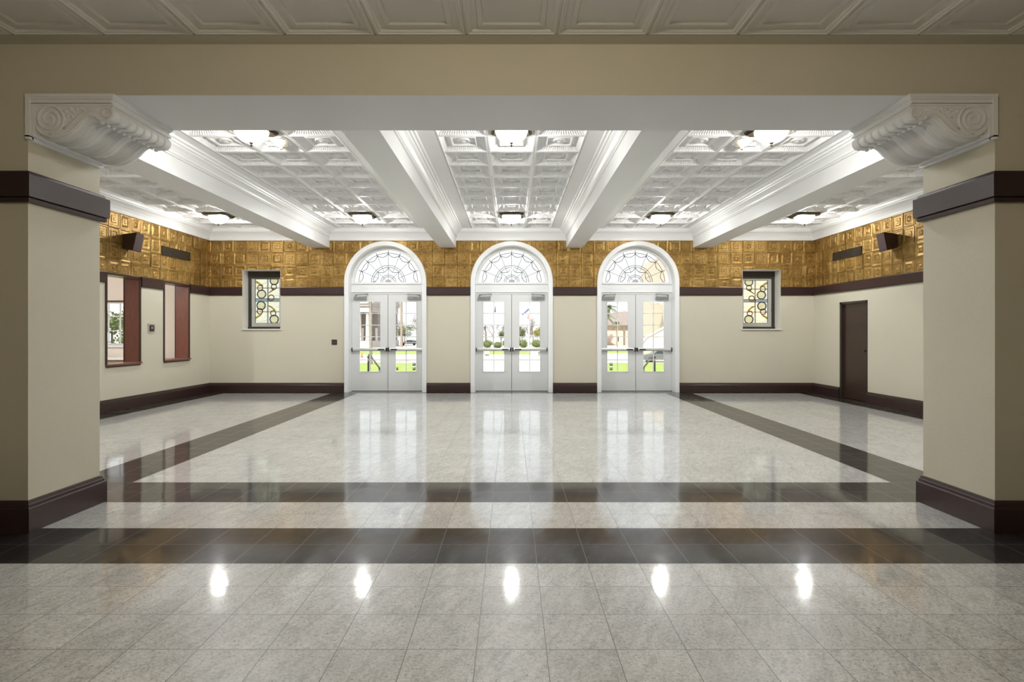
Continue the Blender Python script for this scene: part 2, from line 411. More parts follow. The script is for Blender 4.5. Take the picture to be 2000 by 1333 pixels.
# gold frieze: embossed tiles as a relief sheet
GT = .288
LV = [.5, .472, .40, .36, .235, .20, .10, .06]
HS = [[0, .010, .010, .003, .003, .012, .012, .017], [0, .012, .005, .005, .014, .006, .006, .013], [0, .007, .013, .013, .005, .005, .014, .008]]
def frieze(u0, u1, z0, z1, place, keep, extra=(), seed=1):
    """place(u, z, h) -> point; keep(u, z) -> True where the sheet exists"""
    rnd = random.Random(seed); mb = MB()
    nu = int((u1-u0)/GT+.999)
    loc = sorted(set([-l for l in LV]+LV))
    for i in range(nu):
        k = 0
        while z1-k*GT > z0+1e-4:
            cu = u0+(i+.5)*GT; cz = z1-(k+.5)*GT; hs = HS[rnd.choice((0, 0, 1, 2))]; ta, tb = rnd.uniform(-.006, .006), rnd.uniform(-.006, .006)
            su = [cu+l*GT for l in loc]; sz = [cz+l*GT for l in loc]
            su = sorted(set([min(max(x, u0), u1) for x in su]+[e for e in extra if cu-GT/2 < e < cu+GT/2]))
            sz = sorted(set([min(max(x, z0), z1) for x in sz]))
            if near(cu, cz):
                su = sorted(set(su+[cu+GT*(q/16-.5) for q in range(17) if u0 <= cu+GT*(q/16-.5) <= u1])); sz = sorted(set(sz+[cz+GT*(q/16-.5) for q in range(17) if z0 <= cz+GT*(q/16-.5) <= z1]))
            def H(u, z):
                m = max(abs(u-cu), abs(z-cz))/GT; h = hs[-1]
                for q in range(len(LV)-1):
                    if LV[q] >= m >= LV[q+1]:
                        tt = (LV[q]-m)/(LV[q]-LV[q+1]); h = hs[q]*(1-tt)+hs[q+1]*tt; break
                return .006+h+ta*(u-cu)/GT+tb*(z-cz)/GT
            b = len(mb.v); n = len(sz)
            for u in su:
                for z in sz: mb.v.append(place(u, z, H(u, z)))
            for p in range(len(su)-1):
                for q in range(n-1):
                    mu, mz = (su[p]+su[p+1])/2, (sz[q]+sz[q+1])/2
                    if keep(mu, mz): mb.face((b+p*n+q, b+(p+1)*n+q, b+(p+1)*n+q+1, b+p*n+q+1))
            k += 1
    return mb
Z_TR0, Z_TR1 = 2.248, 2.445
def near(u, z): return any(.6 < sqrt((u-c)**2+max(0, z-SPR)**2) < 1.2 for c in DOORS)
def keep_back(u, z):
    for c in DOORS:
        if abs(u-c) < .91 and z < SPR: return False
        if sqrt((u-c)**2+(z-SPR)**2) < .91 and z >= SPR: return False
    return not any(w0 < u < w1 and z < WZ1 for w0, w1 in WIN)
mbz = frieze(-XW, XW, Z_TR1, 3.535, lambda u, z, h: (u, YB-h, z), lambda u, z: keep_back(u, z), extra=[x for wn in WIN for x in wn], seed=3)
mbz.build('gold_frieze', M['gold'], wall_back)
near_save = near
def near(u, z): return False

# side walls
def side_wall(s, holes, name, label, seed):
    mb = MB(); t = .27
    x0, x1 = (s*XW, s*(XW+t)) if s > 0 else (s*(XW+t), s*XW)
    yc = sorted([3.0, YD]+[y for h in holes for y in h[:2]])
    for a, b in zip(yc[:-1], yc[1:]):
        hit = [h for h in holes if h[0] < (a+b)/2 < h[1]]
        if hit:
            if hit[0][2] > 0: mb.box(x0, x1, a, b, -.25, hit[0][2])
            mb.box(x0, x1, a, b, hit[0][3], 4.0)
        else: mb.box(x0, x1, a, b, -.25, 4.0)
    o = struct(mb.build(name, M['cream']), label, 'wall')
    f = frieze(YP1, YB, Z_TR1, 3.535, lambda u, z, h: (s*(XW-h), u, z), lambda u, z: True, seed=seed)
    f.build('gold_frieze', M['gold'], o)
    return o
side_wall(-1, [(a, b, PZ0, PZ1) for a, b in PASS], 'wall_left', 'cream side wall with two pass-through openings and gold frieze', 5)
side_wall(1, [(SD[0], SD[1], 0, SD[2])], 'wall_right', 'cream side wall with brown door and gold frieze', 9)

# pillars (ends of the cross wall) and lintel
for s, nm, lb in ((-1, 'wall_front_left', 'cream pillar face beside the pass-through side of the hall'), (1, 'wall_front_right', 'cream pillar face on the brown side door side')):
    mb = MB(); x0, x1 = sorted((s*XP, s*(XW+.27))); mb.box(x0, x1, YP0, YP1, -.01, 4.0)
    struct(mb.build(nm, M['cream']), lb, 'pillar')
mb = MB(); mb.box(-XP, XP, YP0, YP1, 3.038, 4.0, 0, {'b': 1, 'k': 1})
struct(mb.build('lintel', [M['cream'], M['white']]), 'wide cream lintel beam with white soffit spanning the pillars', 'beam')

# front hall shell behind the camera
mb = MB()
mb.box(-XW-.3, -XW, -4.4, YP0, -.25, 4.0); mb.box(XW, XW+.3, -4.4, YP0, -.25, 4.0); mb.box(-XW, XW, -4.4, -4.1, -.25, 4.0)
struct(mb.build('wall_hall', M['cream']), 'cream walls of the front hall around the viewer', 'wall')
mb = MB(); mb.box(-11.2, XW+.3, -4.4, YD, 4.0, 4.2)
struct(mb.build('roof', M['stone']), 'flat roof slab above the lobby', 'roof')

# ------------------------------------------------------------------ ceilings
def levels(mb, cx, cy, lv, m=0, close=True):
    """concentric square steps: lv = [(half, z), ...] from the outside in"""
    b = len(mb.v)
    for h, z in lv:
        for sx_, sy_ in ((-1, -1), (1, -1), (1, 1), (-1, 1)): mb.v.append((cx+sx_*h, cy+sy_*h, z))
    for i in range(len(lv)-1):
        for j in range(4):
            k = (j+1) % 4; mb.face((b+4*i+j, b+4*i+4+j, b+4*i+4+k, b+4*i+k), m)
    if close: mb.face([b+4*(len(lv)-1)+j for j in range(4)], m)
def coffer(mb, cx, cy):
    z = ZC; h = T
    levels(mb, cx, cy, [(h, z+.006), (h-.004, z+.006), (h-.007, z), (h-.022, z), (h-.026, z+.004)], close=False)
    # egg and dart slope
    n = 36; a0, a1 = h-.026, .205
    for q in range(4):
        c_, s_ = cos(q*pi/2), sin(q*pi/2)
        rows = []
        for r, (hh, zz, amp) in enumerate([(a0, z+.004, 0), (a0-.010, z+.018, 1), (a0-.034, z+.036, 1), (a0-.056, z+.060, .6), (a1, z+.072, 0)]):
            row = []
            for i in range(n+1):
                u = (i/n*2-1)*hh; d = (.0035*amp*(1 if i % 2 else -1)) if 0 < i < n else 0
                x, y = u, -hh+d*.6
                row.append((cx+x*c_-y*s_, cy+x*s_+y*c_, zz-d*.7))
            rows.append(row)
        mb.grid(rows, 0, False)
    levels(mb, cx, cy, [(.205, z+.072), (.168, z+.072), (.163, z+.038), (.152, z+.030), (.141, z+.038), (.134, z+.070)])
    mb.lathe([(.084, .07), (.082, .044), (.070, .034), (.058, .046), (.045, .050), (.03, .036), (.0, .028)], (cx, cy, z), 18, cap=False)
ROW0, NROW = 5.026, 13
COLS = [(-6.86, -5.03), (-3.94, -2.11), (-.915, .915), (2.11, 3.94), (5.03, 6.86)]
mb = MB()
for a, b in COLS:
    for i in range(3):
        for j in range(NROW): coffer(mb, a+.305+.61*i, ROW0+.305+.61*j)
xe = [-XW-.05]+[x for c in COLS for x in c]+[XW+.05]
for i in range(0, len(xe), 2): mb.poly([(xe[i], YP1-.1, ZC), (xe[i+1], YP1-.1, ZC), (xe[i+1], YB+.05, ZC), (xe[i], YB+.05, ZC)])
yr = ROW0+.61*NROW
for a, b in COLS:
    mb.poly([(a, YP1-.1, ZC), (b, YP1-.1, ZC), (b, ROW0, ZC), (a, ROW0, ZC)]); mb.poly([(a, yr, ZC), (b, yr, ZC), (b, YB+.05, ZC), (a, YB+.05, ZC)])
struct(mb.build('ceiling', M['plaster'], fix=False), 'white pressed coffered ceiling tiles with egg and dart borders', 'ceiling')

# hall ceiling in front of the lintel
mb = MB()
nc = 12
for i in range(-nc, nc):
    cx = .61*i+.305+.305
    if abs(cx) > 7: continue
    for j in range(12):
        cy = 3.80-.305-.61*j; z = ZH
        levels(mb, cx, cy, [(.305, z+.012), (.300, z+.012), (.296, z), (.284, z), (.280, z+.006), (.268, z+.006), (.255, z+.018), (.225, z+.024), (.219, z+.014), (.190, z+.012), (.182, z+.026), (.178, z+.026)])
mb.poly([(-XW, 3.80, ZH+.012), (XW, 3.80, ZH+.012), (XW, 3.82, ZH+.012), (-XW, 3.82, ZH+.012)])
struct(mb.build('ceiling_hall', M['hallceil'], fix=False), 'warm white panelled ceiling tiles over the front hall', 'ceiling')
mb = MB(); mb.box(-XW, XW, 3.80, YP0, ZH+.002, ZH+.03)
struct(mb.build('trim_1', M['cream']), 'flat cream border between hall ceiling tiles and lintel', 'trim')

# ceiling beams with crown mouldings
BEAMS = [(-4.645, -4.22, 'white boxed ceiling beam ending between stained window and first arched doors'), (-1.66, -1.285, 'white boxed ceiling beam ending between the first and middle arched doors'),
         (1.265, 1.645, 'white boxed ceiling beam ending between the middle and third arched doors'), (4.21, 4.635, 'white boxed ceiling beam ending beside third arched doors and right stained window')]
CROWN = [(0, 3.585), (.018, 3.585), (.018, 3.605), (.03, 3.612), (.036, 3.64), (.06, 3.675), (.09, 3.70), (.094, 3.715), (.115, 3.72), (.122, 3.745), (.15, 3.75), (.155, 3.79), (0, 3.79)]
for a, b, lb in BEAMS:
    mb = MB(); mb.box(a, b, YP1-.02, YB+.02, 3.355, 3.95)
    sweep(mb, [(b, YB), (b, YP1)], CROWN); sweep(mb, [(a, YP1), (a, YB)], CROWN)
    struct(mb.build('ceiling_beam', M['white']), lb, 'beam')
CORN = [(0, 3.521), (.036, 3.521), (.036, 3.540), (.040, 3.548), (.040, 3.575), (.055, 3.625), (.09, 3.675), (.13, 3.705), (.135, 3.722), (.155, 3.726), (.16, 3.765), (.18, 3.768), (.18, 3.79), (0, 3.79)]
mb = MB(); sweep(mb, [(XW, YP1), (XW, YB), (-XW, YB), (-XW, YP1)], CORN)
struct(mb.build('trim_2', M['white']), 'white cove cornice along the top of the gold frieze', 'cornice')

# baseboards and dark wood rails
BASE = [(0, 0), (.035, 0), (.035, .165), (.03, .172), (.022, .174), (.022, .190), (.016, .196), (.012, .214), (0, .218)]
RAIL = [(0, Z_TR0), (.022, Z_TR0), (.026, Z_TR0+.02), (.034, Z_TR0+.022), (.034, Z_TR1-.02), (.024, Z_TR1-.016), (.02, Z_TR1), (0, Z_TR1)]
PRAIL = [(0, 2.291), (.026, 2.291), (.032, 2.300), (.034, 2.318), (.026, 2.322), (.05, 2.326), (.05, 2.478), (.030, 2.482), (.026, 2.498), (.018, 2.508), (0, 2.508)]
dx = sorted([(c-CAS, c+CAS) for c in DOORS])
segs = [(XW, dx[2][1]), (dx[2][0], dx[1][1]), (dx[1][0], dx[0][1]), (dx[0][0], -XW)]
mb = MB()
for a, b in segs: sweep(mb, [(a, YB), (b, YB)], BASE)
struct(mb.build('baseboard_back', M['wood']), 'dark mahogany baseboard along the back wall', 'baseboard')
mb = MB()
for a, b in [(XW, WIN[1][1]), (WIN[1][0], dx[2][1])]+segs[1:3]+[(dx[0][0], WIN[0][1]), (WIN[0][0], -XW)]: sweep(mb, [(a, YB), (b, YB)], RAIL)
struct(mb.build('trim_3', M['wood']), 'dark mahogany rail below the gold frieze on the back wall', 'trim')
mb = MB(); sweep(mb, [(-XW, YB), (-XW, YP1)], BASE)
struct(mb.build('baseboard_left', M['wood']), 'dark mahogany baseboard under the pass-through openings', 'baseboard')
mb = MB()
for a, b in [(YB, PASS[1][1]+.02), (PASS[1][0]-.02, PASS[0][1]+.02), (PASS[0][0]-.02, YP1)]: sweep(mb, [(-XW, a), (-XW, b)], RAIL)
struct(mb.build('trim_4', M['wood']), 'dark mahogany rail between the pass-through openings', 'trim')
mb = MB()
for a, b in [(YP1, SD[0]), (SD[1], YB)]: sweep(mb, [(XW, a), (XW, b)], BASE)
struct(mb.build('baseboard_right', M['wood']), 'dark mahogany baseboard either side of the brown door', 'baseboard')
mb = MB(); sweep(mb, [(XW, YP1), (XW, YB)], RAIL)
struct(mb.build('trim_5', M['wood']), 'dark mahogany rail above the brown side door', 'trim')
PL = [(-XW, YP1), (-XP, YP1), (-XP, YP0), (-XW, YP0)]; PR = [(XW, YP0), (XP, YP0), (XP, YP1), (XW, YP1)]
for nm, tr, path, side in (('baseboard_front_left', 'trim_6', PL, 'pillar nearer the pass-through openings'), ('baseboard_front_right', 'trim_7', PR, 'pillar nearer the brown side door')):
    mb = MB(); sweep(mb, path, BASE); struct(mb.build(nm, M['wood']), 'dark mahogany baseboard wrapping the '+side, 'baseboard')
    mb = MB(); sweep(mb, path, PRAIL); struct(mb.build(tr, M['wood']), 'dark mahogany rail band wrapping the '+side, 'trim')

# ------------------------------------------------------------------ corbels
def catmull(pts, n=8):
    out = []
    for i in range(len(pts)-1):
        p0 = pts[max(i-1, 0)]; p1 = pts[i]; p2 = pts[i+1]; p3 = pts[min(i+2, len(pts)-1)]
        for k in range(n):
            t = k/n
            out.append(tuple(.5*(2*b+(c-a)*t+(2*a-5*b+4*c-d)*t*t+(3*b-a-3*c+d)*t**3) for a, b, c, d in zip(p0, p1, p2, p3)))
    out.append(pts[-1]); return out
def corbel(s, label):
    top = 3.038; X0 = s*XP; di = -s    # projects from the pillar into the opening
    root = empty('corbel', (X0, (YP0+YP1)/2, 2.74)); tag(root, label, 'corbel', 'scrolled corbels under the lintel')
    loc = root.location.copy()
    def W(d, y, dz): return (X0+di*d-loc.x, y-loc.y, top-dz-loc.z)
    y0, y1 = YP0-.014, YP1-.04
    roll = [(.585, .088), (.602, .105), (.607, .130), (.600, .156), (.582, .174), (.560, .179), (.535, .178), (.515, .180)]
    scrl = [(.505, .178), (.485, .166), (.455, .160), (.425, .168), (.395, .190), (.362, .225), (.32, .262), (.27, .290), (.215, .304), (.16, .300), (.115, .282), (.085, .255), (.065, .215), (.06, .17)]
    P = catmull(roll+scrl, 5); nr = len(roll)*5
    ny = 132; mb = MB(); rows = []
    for i, p in enumerate(P):
        a = P[max(i-1, 0)]; b = P[min(i+1, len(P)-1)]; tx, tz = b[0]-a[0], b[1]-a[1]; L = sqrt(tx*tx+tz*tz) or 1
        nx, nz = tz/L, -tx/L      # outward (away from the body), dz points down
        if nx*0+nz*1 < 0 and i > 20: nx, nz = -nx, -nz
        if i <= 20 and nx < 0: nx, nz = -nx, -nz
        row = []
        for j in range(ny+1):
            v = j/ny; wr = 1. if i < nr-6 else max(0., 1-(i-nr+6)/5.); ws = 0. if i < nr+2 else min(1., (i-nr-2)/8.)*min(1., (len(P)-1-i)/10.)
            hr = -.018*max(0., 1-abs(sin(8*pi*v))*2.2) if .035 < v < .965 else 0.
            g = (v*3) % 1.0; hs = 0
            for c0, wd, am in ((.14, .05, .013), (.30, .035, .009), (.42, .035, .009), (.56, .05, .013), (.86, .10, .006)): hs += 1.7*am*math.exp(-((g-c0)/wd)**2)
            h = wr*hr+ws*hs
            row.append(W(p[0]+nx*h, y0+v*(y1-y0), p[1]+nz*h))
        rows.append(row)
    mb.grid(rows, 0, True)
    for y in (y0, y1):
        mb.poly([W(p[0], y, p[1]) for p in P]+[W(.0, y, .17), W(0, y, .06), W(.585, y, .06)])
    mb.build('scroll_body', M['white'], root)
    mb = MB()
    def bx(d0, d1, ya, yb, za, zb):
        a = W(d0, ya, zb); b = W(d1, yb, za); mb.box(min(a[0], b[0]), max(a[0], b[0]), ya-loc.y, yb-loc.y, a[2], b[2])
    bx(0, .612, YP0-.028, YP1-.025, 0, .022); bx(0, .604, YP0-.022, YP1-.032, .022, .034); bx(0, .592, YP0-.014, YP1-.04, .034, .066); bx(0, .606, YP0-.02, YP1-.034, .066, .08); bx(.30, .588, YP0-.006, YP1-.046, .078, .104)
    mb.build('cap_moulding', M['white'], root)
    mb = MB()
    bx(0, .03, YP0-.026, YP0+.01, .0, .31); bx(.03, .052, YP0-.020, YP0+.01, .08, .29)
    bx(-.0, .030, YP0-.026, YP1, .286, .296); bx(0, .10, YP0+.004, YP1-.002, .268, .288); bx(0, .085, YP0-.008, YP1-.045, .15, .27); bx(0, .03, YP0+.0, YP1-.002, .294, .312)
    mb.build('ledge_moulding', M['white'], root)
    mb = MB()
    def spiral(c, r0, r1, turns, rad, a0):
        pts = [];
        for k in range(int(turns*28)+1):
            t = k/(turns*28); a = a0+2*pi*turns*t; r = r0+(r1-r0)*t
            pts.append(W(c[0]+r*cos(a), y0-.003, c[1]-r*sin(a)))
        mb.tube(pts, [rad*(1-.55*k/len(pts)) for k in range(len(pts))], 8)
    spiral((.165, .172), .108, .012, 2.6, .011, -pi/2); spiral((.556, .132), .045, .008, 1.8, .007, -pi/2)
    edge = [W(p[0]-.004, y0-.002, p[1]-.012) for p in P[nr+2:-8]]; mb.tube(edge, .009, 8)
    mb.tube([W(*q) for q in [(.50, y0-.002, .105), (.44, y0-.002, .11), (.39, y0-.002, .135), (.35, y0-.002, .17), (.30, y0-.002, .215), (.26, y0-.002, .24)]], .008, 8)
    for k, (a, b, r) in enumerate([(.275, .115, .02), (.305, .105, .022), (.33, .12, .018), (.355, .105, .018), (.38, .10, .016), (.40, .115, .012), (.29, .15, .018), (.32, .155, .016)]):
        mb.ellipsoid(W(a, y0-.001, b), (r, .008, r*.75))
    mb.build('scroll_ornament', M['white'], root)
    mb = MB()
    for k in range(12): mb.ellipsoid(W(.505, y0+.03+(y1-y0-.06)*k/11, .186), (.013, .02, .011))
    mb.build('bead_row', M['white'], root)
corbel(-1, 'white scrolled plaster corbel on the pillar nearer the pass-through openings')
corbel(1, 'white scrolled plaster corbel on the pillar nearer the brown side door')

# ------------------------------------------------------------------ arched doors
def arch_band(mb, c, r0, r1, y0, y1, zb=0., m=0, spr=SPR, n=48):
    """solid band between radii r0<r1 round the arch, with straight legs down to zb"""
    pts = [(1, zb)]+[(None, pi*k/n) for k in range(n+1)]+[(-1, zb)]
    def pt(q, r):
        if q[0] is None: return (c+r*cos(q[1]), spr+r*sin(q[1]))
        return (c+q[0]*r, q[1])
    rows = []
    for r, y in ((r0, y0), (r1, y0), (r1, y1), (r0, y1), (r0, y0)):
        rows.append([(pt(q, r)[0], y, pt(q, r)[1]) for q in pts])
    mb.grid(rows, m, False)
def door(n, c, label):
    root = empty('door_%d' % n, (c, YB+.25, 0)); struct(root, label, 'door'); L = root.location
    def fin(mb, nm, mt, par=root):
        mb.v = [(x-L.x, y-L.y, z-L.z) for x, y, z in mb.v]; return mb.build(nm, mt, par)
    YL = YB+.255     # leaf face
    mb = MB(); arch_band(mb, c, OP-.012, CAS-.02, YB-.045, YB+.02); arch_band(mb, c, OP+.02, CAS, YB-.03, YB+.01); arch_band(mb, c, OP+.045, CAS-.008, YB-.055, YB-.02)
    fin(mb, 'casing', M['white'])
    mb = MB(); arch_band(mb, c, OP-.018, OP+.001, YB-.02, YD); fin(mb, 'reveal', M['white'])
    w2 = OP-.016
    mb = MB(); mb.box(c-w2, c+w2, YL-.03, YD-.02, 2.345, 2.545); mb.box(c-w2, c+w2, YL-.055, YD-.02, 2.530, 2.560); mb.box(c-w2, c+w2, YL-.045, YD-.02, 2.335, 2.352); mb.box(c-w2, c+w2, YL-.018, YD-.02, 2.296, 2.336)
    fin(mb, 'transom_bar', M['white'])
    ZF = 2.56
    mb = MB(); arch_band(mb, c, .80, w2, YL-.02, YD-.04, 2.55); arch_band(mb, c, .785, .81, YL, YD-.05, 2.55); mb.box(c-.8, c+.8, YL, YD-.05, 2.55, 2.578)
    fr = fin(mb, 'fanlight_frame', M['white'])
    mb = MB(); mb.prism([(c+.8*cos(pi*k/40), SPR+.8*sin(pi*k/40)) for k in range(41)], 'y', YL+.05, YL+.056); fin(mb, 'fanlight_glass', M['glass'], fr)
    mb = MB(); yt = YL+.038; zc = 2.575; tr = .0062
    def arc(r, a0=0., a1=pi, n=40, rr=tr): mb.tube([(c+r*cos(a0+(a1-a0)*k/n), yt, zc+r*sin(a0+(a1-a0)*k/n)) for k in range(n+1)], rr, 6)
    for r in (.70, .405, .36, .18, .14): arc(r)
    ang = [pi*k/8 for k in range(9)]
    for k, a in enumerate(ang):
        r0 = .085 if k % 2 == 0 else .27
        if 0 < k < 8: mb.tube([(c+r*cos(a), yt, zc+r*sin(a)) for r in (r0, .70)], tr*.75, 6)
        if 0 < k < 8: mb.tube([(c+r*cos(a), yt-.004, zc+r*sin(a)) for r in (.655, .76)], [.011, .007], 6)
    def scallop(r, dip, a0, a1):
        pts = []
        for q in range(17):
            t = q/16; a = a0+(a1-a0)*t; pts.append((c+(r-dip*sin(pi*t)**.8)*cos(a), yt, zc+(r-dip*sin(pi*t)**.8)*sin(a)))
        mb.tube(pts, tr*1.15, 6)
    for k in range(8): scallop(.685, .075, ang[k], ang[k+1])
    for k in range(0, 8, 2): scallop(.35, .085, ang[k], ang[k+2])
    fin(mb, 'fanlight_tracery', M['greyiron'], fr)
    mb = MB(); mb.prism([(c+.075*cos(pi*k/16), zc+.075*sin(pi*k/16)) for k in range(17)], 'y', yt-.012, yt+.01); fin(mb, 'fanlight_hub', M['hub'], fr)
    mb = MB(); mb.box(c-w2, c+w2, YL-.02, YD-.02, 0, .012); fin(mb, 'threshold', M['closer'])
    mb = MB(); mb.box(c-.02, c+.02, YL+.012, YL+.060, .02, 2.29); fin(mb, 'gap_strip', M['black'])  # black strip added behind the leaves so the gap between them stays dark
    for s in (-1, 1):
        xa, xb = sorted((c+s*.005, c+s*.848))
        st, tr_, br = .172, .175, .458
        mb = MB(); z0, z1 = .014, 2.292; y0, y1 = YL, YL+.045
        gx0, gx1 = xa+st, xb-st; gz0, gz1 = br, z1-tr_
        mb.box(xa, gx0, y0, y1, z0, z1); mb.box(gx1, xb, y0, y1, z0, z1); mb.box(gx0, gx1, y0, y1, gz1, z1); mb.box(gx0, gx1, y0, y1, z0, gz0)
        for q in ((gx0-.012, gx0+.006, gz0-.012, gz1+.012), (gx1-.006, gx1+.012, gz0-.012, gz1+.012), (gx0, gx1, gz0-.012, gz0+.006), (gx0, gx1, gz1-.006, gz1+.012)):
            mb.box(q[0], q[1], y0-.008, y0+.01, q[2], q[3])
        leaf = fin(mb, 'door_leaf', M['doorwhite'])
        mb = MB(); mb.box((gx0+gx1)/2-.009, (gx0+gx1)/2+.009, y0+.008, y0+.036, gz0, gz1)
        for k in range(1, 6): zz = gz0+(gz1-gz0)*k/6; mb.box(gx0, gx1, y0+.010, y0+.034, zz-.009, zz+.009)
        fin(mb, 'muntins', M['doorwhite'], leaf)
        mb = MB(); mb.box(gx0, gx1, y0+.019, y0+.025, gz0, gz1); fin(mb, 'glass_pane', M['glass'], leaf)
        # panic bar: rail, black latch head and end cap
        mb = MB(); zb = .985
        hinge = xb-.02 if s > 0 else xa+.02; lat = xa+.03 if s > 0 else xb-.03
        xl, xr = sorted((hinge, lat))
        prof = [(y0-.012, zb-.036), (y0-.055, zb-.034), (y0-.068, zb-.015), (y0-.068, zb+.015), (y0-.055, zb+.034), (y0-.012, zb+.036)]
        mb.prism(prof, 'x', xl, xr, 0)
        e0, e1 = (hinge-.005, hinge+.016) if s > 0 else (hinge-.016, hinge+.005)
        mb.box(e0, e1, y0-.072, y0, zb-.04, zb+.04, 1)
        e0, e1 = (lat-.022, lat+.006) if s > 0 else (lat-.006, lat+.022)
        mb.box(e0, e1, y0-.076, y0, zb-.044, zb+.044, 1)
        e0, e1 = (lat+.04, lat+.19) if s > 0 else (lat-.19, lat-.04)
        mb.box(e0, e1, y0-.071, y0-.03, zb-.014, zb+.016, 1)
        for q in (0, 1): mb.box(xl+.05 if q else xr-.09, xl+.09 if q else xr-.05, y0-.014, y0, zb-.03, zb+.03, 0)
        fin(mb, 'panic_bar', [M['alum'], M['black']], leaf)
        mb = MB(); cxa = c+s*(.65 if s < 0 else .62)
        a0, a1 = cxa-.15, cxa+.15
        mb.box(a0, a1, y0-.055, y0, 2.17, 2.235)
        mb.box(a0+.01, a1-.01, y0-.058, y0-.05, 2.175, 2.185)
        e = c+s*.80; p = c+s*.76
        mb.tube([(p, y0-.03, 2.24), (p, y0-.03, 2.275)], .016, 8)
        mb.tube([(p, y0-.03, 2.272), (c+s*.62, y0-.16, 2.276), (c+s*.47, y0-.03, 2.292)], .011, 6)
        fin(mb, 'door_closer', M['closer'], leaf)
door(1, DOORS[0], 'white arched double doors beside the dark wall plate, columned building seen outside')
door(2, DOORS[1], 'middle white arched double doors with white paving and flags seen outside')
door(3, DOORS[2], 'white arched double doors with brick house and grey car seen outside')

# ------------------------------------------------------------------ stained glass windows
def stained(n, s, label):
    x0, x1 = sorted((s*WIN[1][0], s*WIN[1][1])); cx = (x0+x1)/2
    root = empty('window_%d' % n, (cx, YB+.3, WZ0)); struct(root, label, 'window'); L = root.location
    def fin(mb, nm, mt, par=root):
        mb.v = [(x-L.x, y-L.y, z-L.z) for x, y, z in mb.v]; return mb.build(nm, mt, par)
    mb = MB(); t = .006
    mb.box(x0, x0+t, YB-.012, YD, WZ0, WZ1); mb.box(x1-t, x1, YB-.012, YD, WZ0, WZ1); mb.box(x0, x1, YB-.012, YD, WZ1-t, WZ1); mb.box(x0-.02, x1+.02, YB-.03, YD, WZ0-.012, WZ0+.012)
    fin(mb, 'reveal', M['reveal'])
    yf = YB+.27; fw = .075; z0, z1 = WZ0+.012, WZ1-.006
    mb = MB(); mb.box(x0, x0+fw, yf, YD+.02, z0, z1); mb.box(x1-fw, x1, yf, YD+.02, z0, z1); mb.box(x0, x1, yf-.01, YD+.02, z1-.165, z1); mb.box(x0-.0, x1, yf-.02, YD+.02, z0, z0+.05)
    mb.tube([(x0+fw if s < 0 else x1-fw, yf-.02, z0+.42), (x0+fw if s < 0 else x1-fw, yf-.02, z0+.52)], .012, 6)
    fin(mb, 'frame', M['darkframe'])
    sx0, sx1, sz0, sz1 = x0+fw, x1-fw, z0+.05, z1-.165; sw = .078
    gx0, gx1, gz0, gz1 = sx0+sw, sx1-sw, sz0+.088, sz1-(.012 if s < 0 else .045)
    mb = MB(); ya, yb = yf+.02, yf+.06
    mb.box(sx0, gx0, ya, yb, sz0, sz1); mb.box(gx1, sx1, ya, yb, sz0, sz1); mb.box(gx0, gx1, ya, yb, sz0, gz0); mb.box(gx0, gx1, ya, yb, gz1, sz1)
    fin(mb, 'sash', M['sashgrey'])
    gw = gx1-gx0; gh = gz1-gz0
    # glass laid out in panel units; the second window mirrors the first
    def G(u, v): return ((gx0+u*gw) if s < 0 else (gx1-u*gw), gz1-v*gh)
    mb = MB(); yg = yf+.045
    mb.poly([(gx0, yg, gz0), (gx1, yg, gz0), (gx1, yg, gz1), (gx0, yg, gz1)])
    glass = fin(mb, 'glass_panel', M['ag_cream'])
    kx, ky = 1/505., 1/913.          # photo grid of one panel: 505 x 913 units
    def clampg(x, z): return (min(max(x, gx0), gx1), min(max(z, gz0), gz1))
    rings = [('ag_blue', 130, 313, 95, 74), ('ag_blue', 120, 548, 97, 74), ('ag_blue', 390, 33, 92, 72), ('ag_blue', 390, 835, 97, 75),
             ('ag_amber', 100, 185, 62, 44), ('ag_amber', 95, 668, 66, 46), ('ag_amber', 330, 388, 66, 48), ('ag_amber', 370, 708, 62, 45), ('ag_mauve', 385, 160, 62, 44)]
    for nm in ('ag_blue', 'ag_amber', 'ag_mauve'):
        mb = MB(); any_ = False
        for r in rings:
            if r[0] != nm: continue
            for ro, ri, yy in ((r[3], r[4], -.004),):
                rows = []
                for rad, dy in ((ro, 0), (ro, -.004), (ri, -.004), (ri, 0), (ro, 0)):
                    row = []
                    for k in range(37):
                        a = 2*pi*k/36; x, z = G((r[1]+rad*cos(a))*kx, (r[2]+rad*sin(a))*ky); x, z = clampg(x, z); row.append((x, yg+dy-.0005, z))
                    rows.append(row)
                mb.grid(rows, 0, False)
        fin(mb, {'ag_blue': 'blue_rings', 'ag_amber': 'amber_rings', 'ag_mauve': 'mauve_ring'}[nm], M[nm], glass)
    mb = MB()
    for r in rings[:4]:
        pts = [clampg(*G((r[1]+(r[4]-2)*cos(2*pi*k/28))*kx, (r[2]+(r[4]-2)*sin(2*pi*k/28))*ky)) for k in range(28)]
        mb.prism(pts, 'y', yg-.003, yg-.0005)
    fin(mb, 'pale_discs', M['ag_pale'], glass)
    mb = MB()
    for pts in ([(0, 25), (70, 60), (165, 130), (150, 170), (70, 110), (0, 70)], [(135, 720), (110, 765), (0, 840), (0, 790), (70, 745)], [(430, 200), (360, 250), (275, 300), (275, 275), (350, 215)],
                [(270, 540), (330, 555), (420, 640), (400, 665), (330, 600), (270, 570)], [(330, 195), (400, 195), (385, 225), (345, 225)]):
        q = [G(a*kx, b*ky) for a, b in pts]; mb.prism(q, 'y', yg-.003, yg-.0005)
    fin(mb, 'olive_bands', M['ag_green'], glass)
    a = G(0, 403*ky); b = G(1, 466*ky)
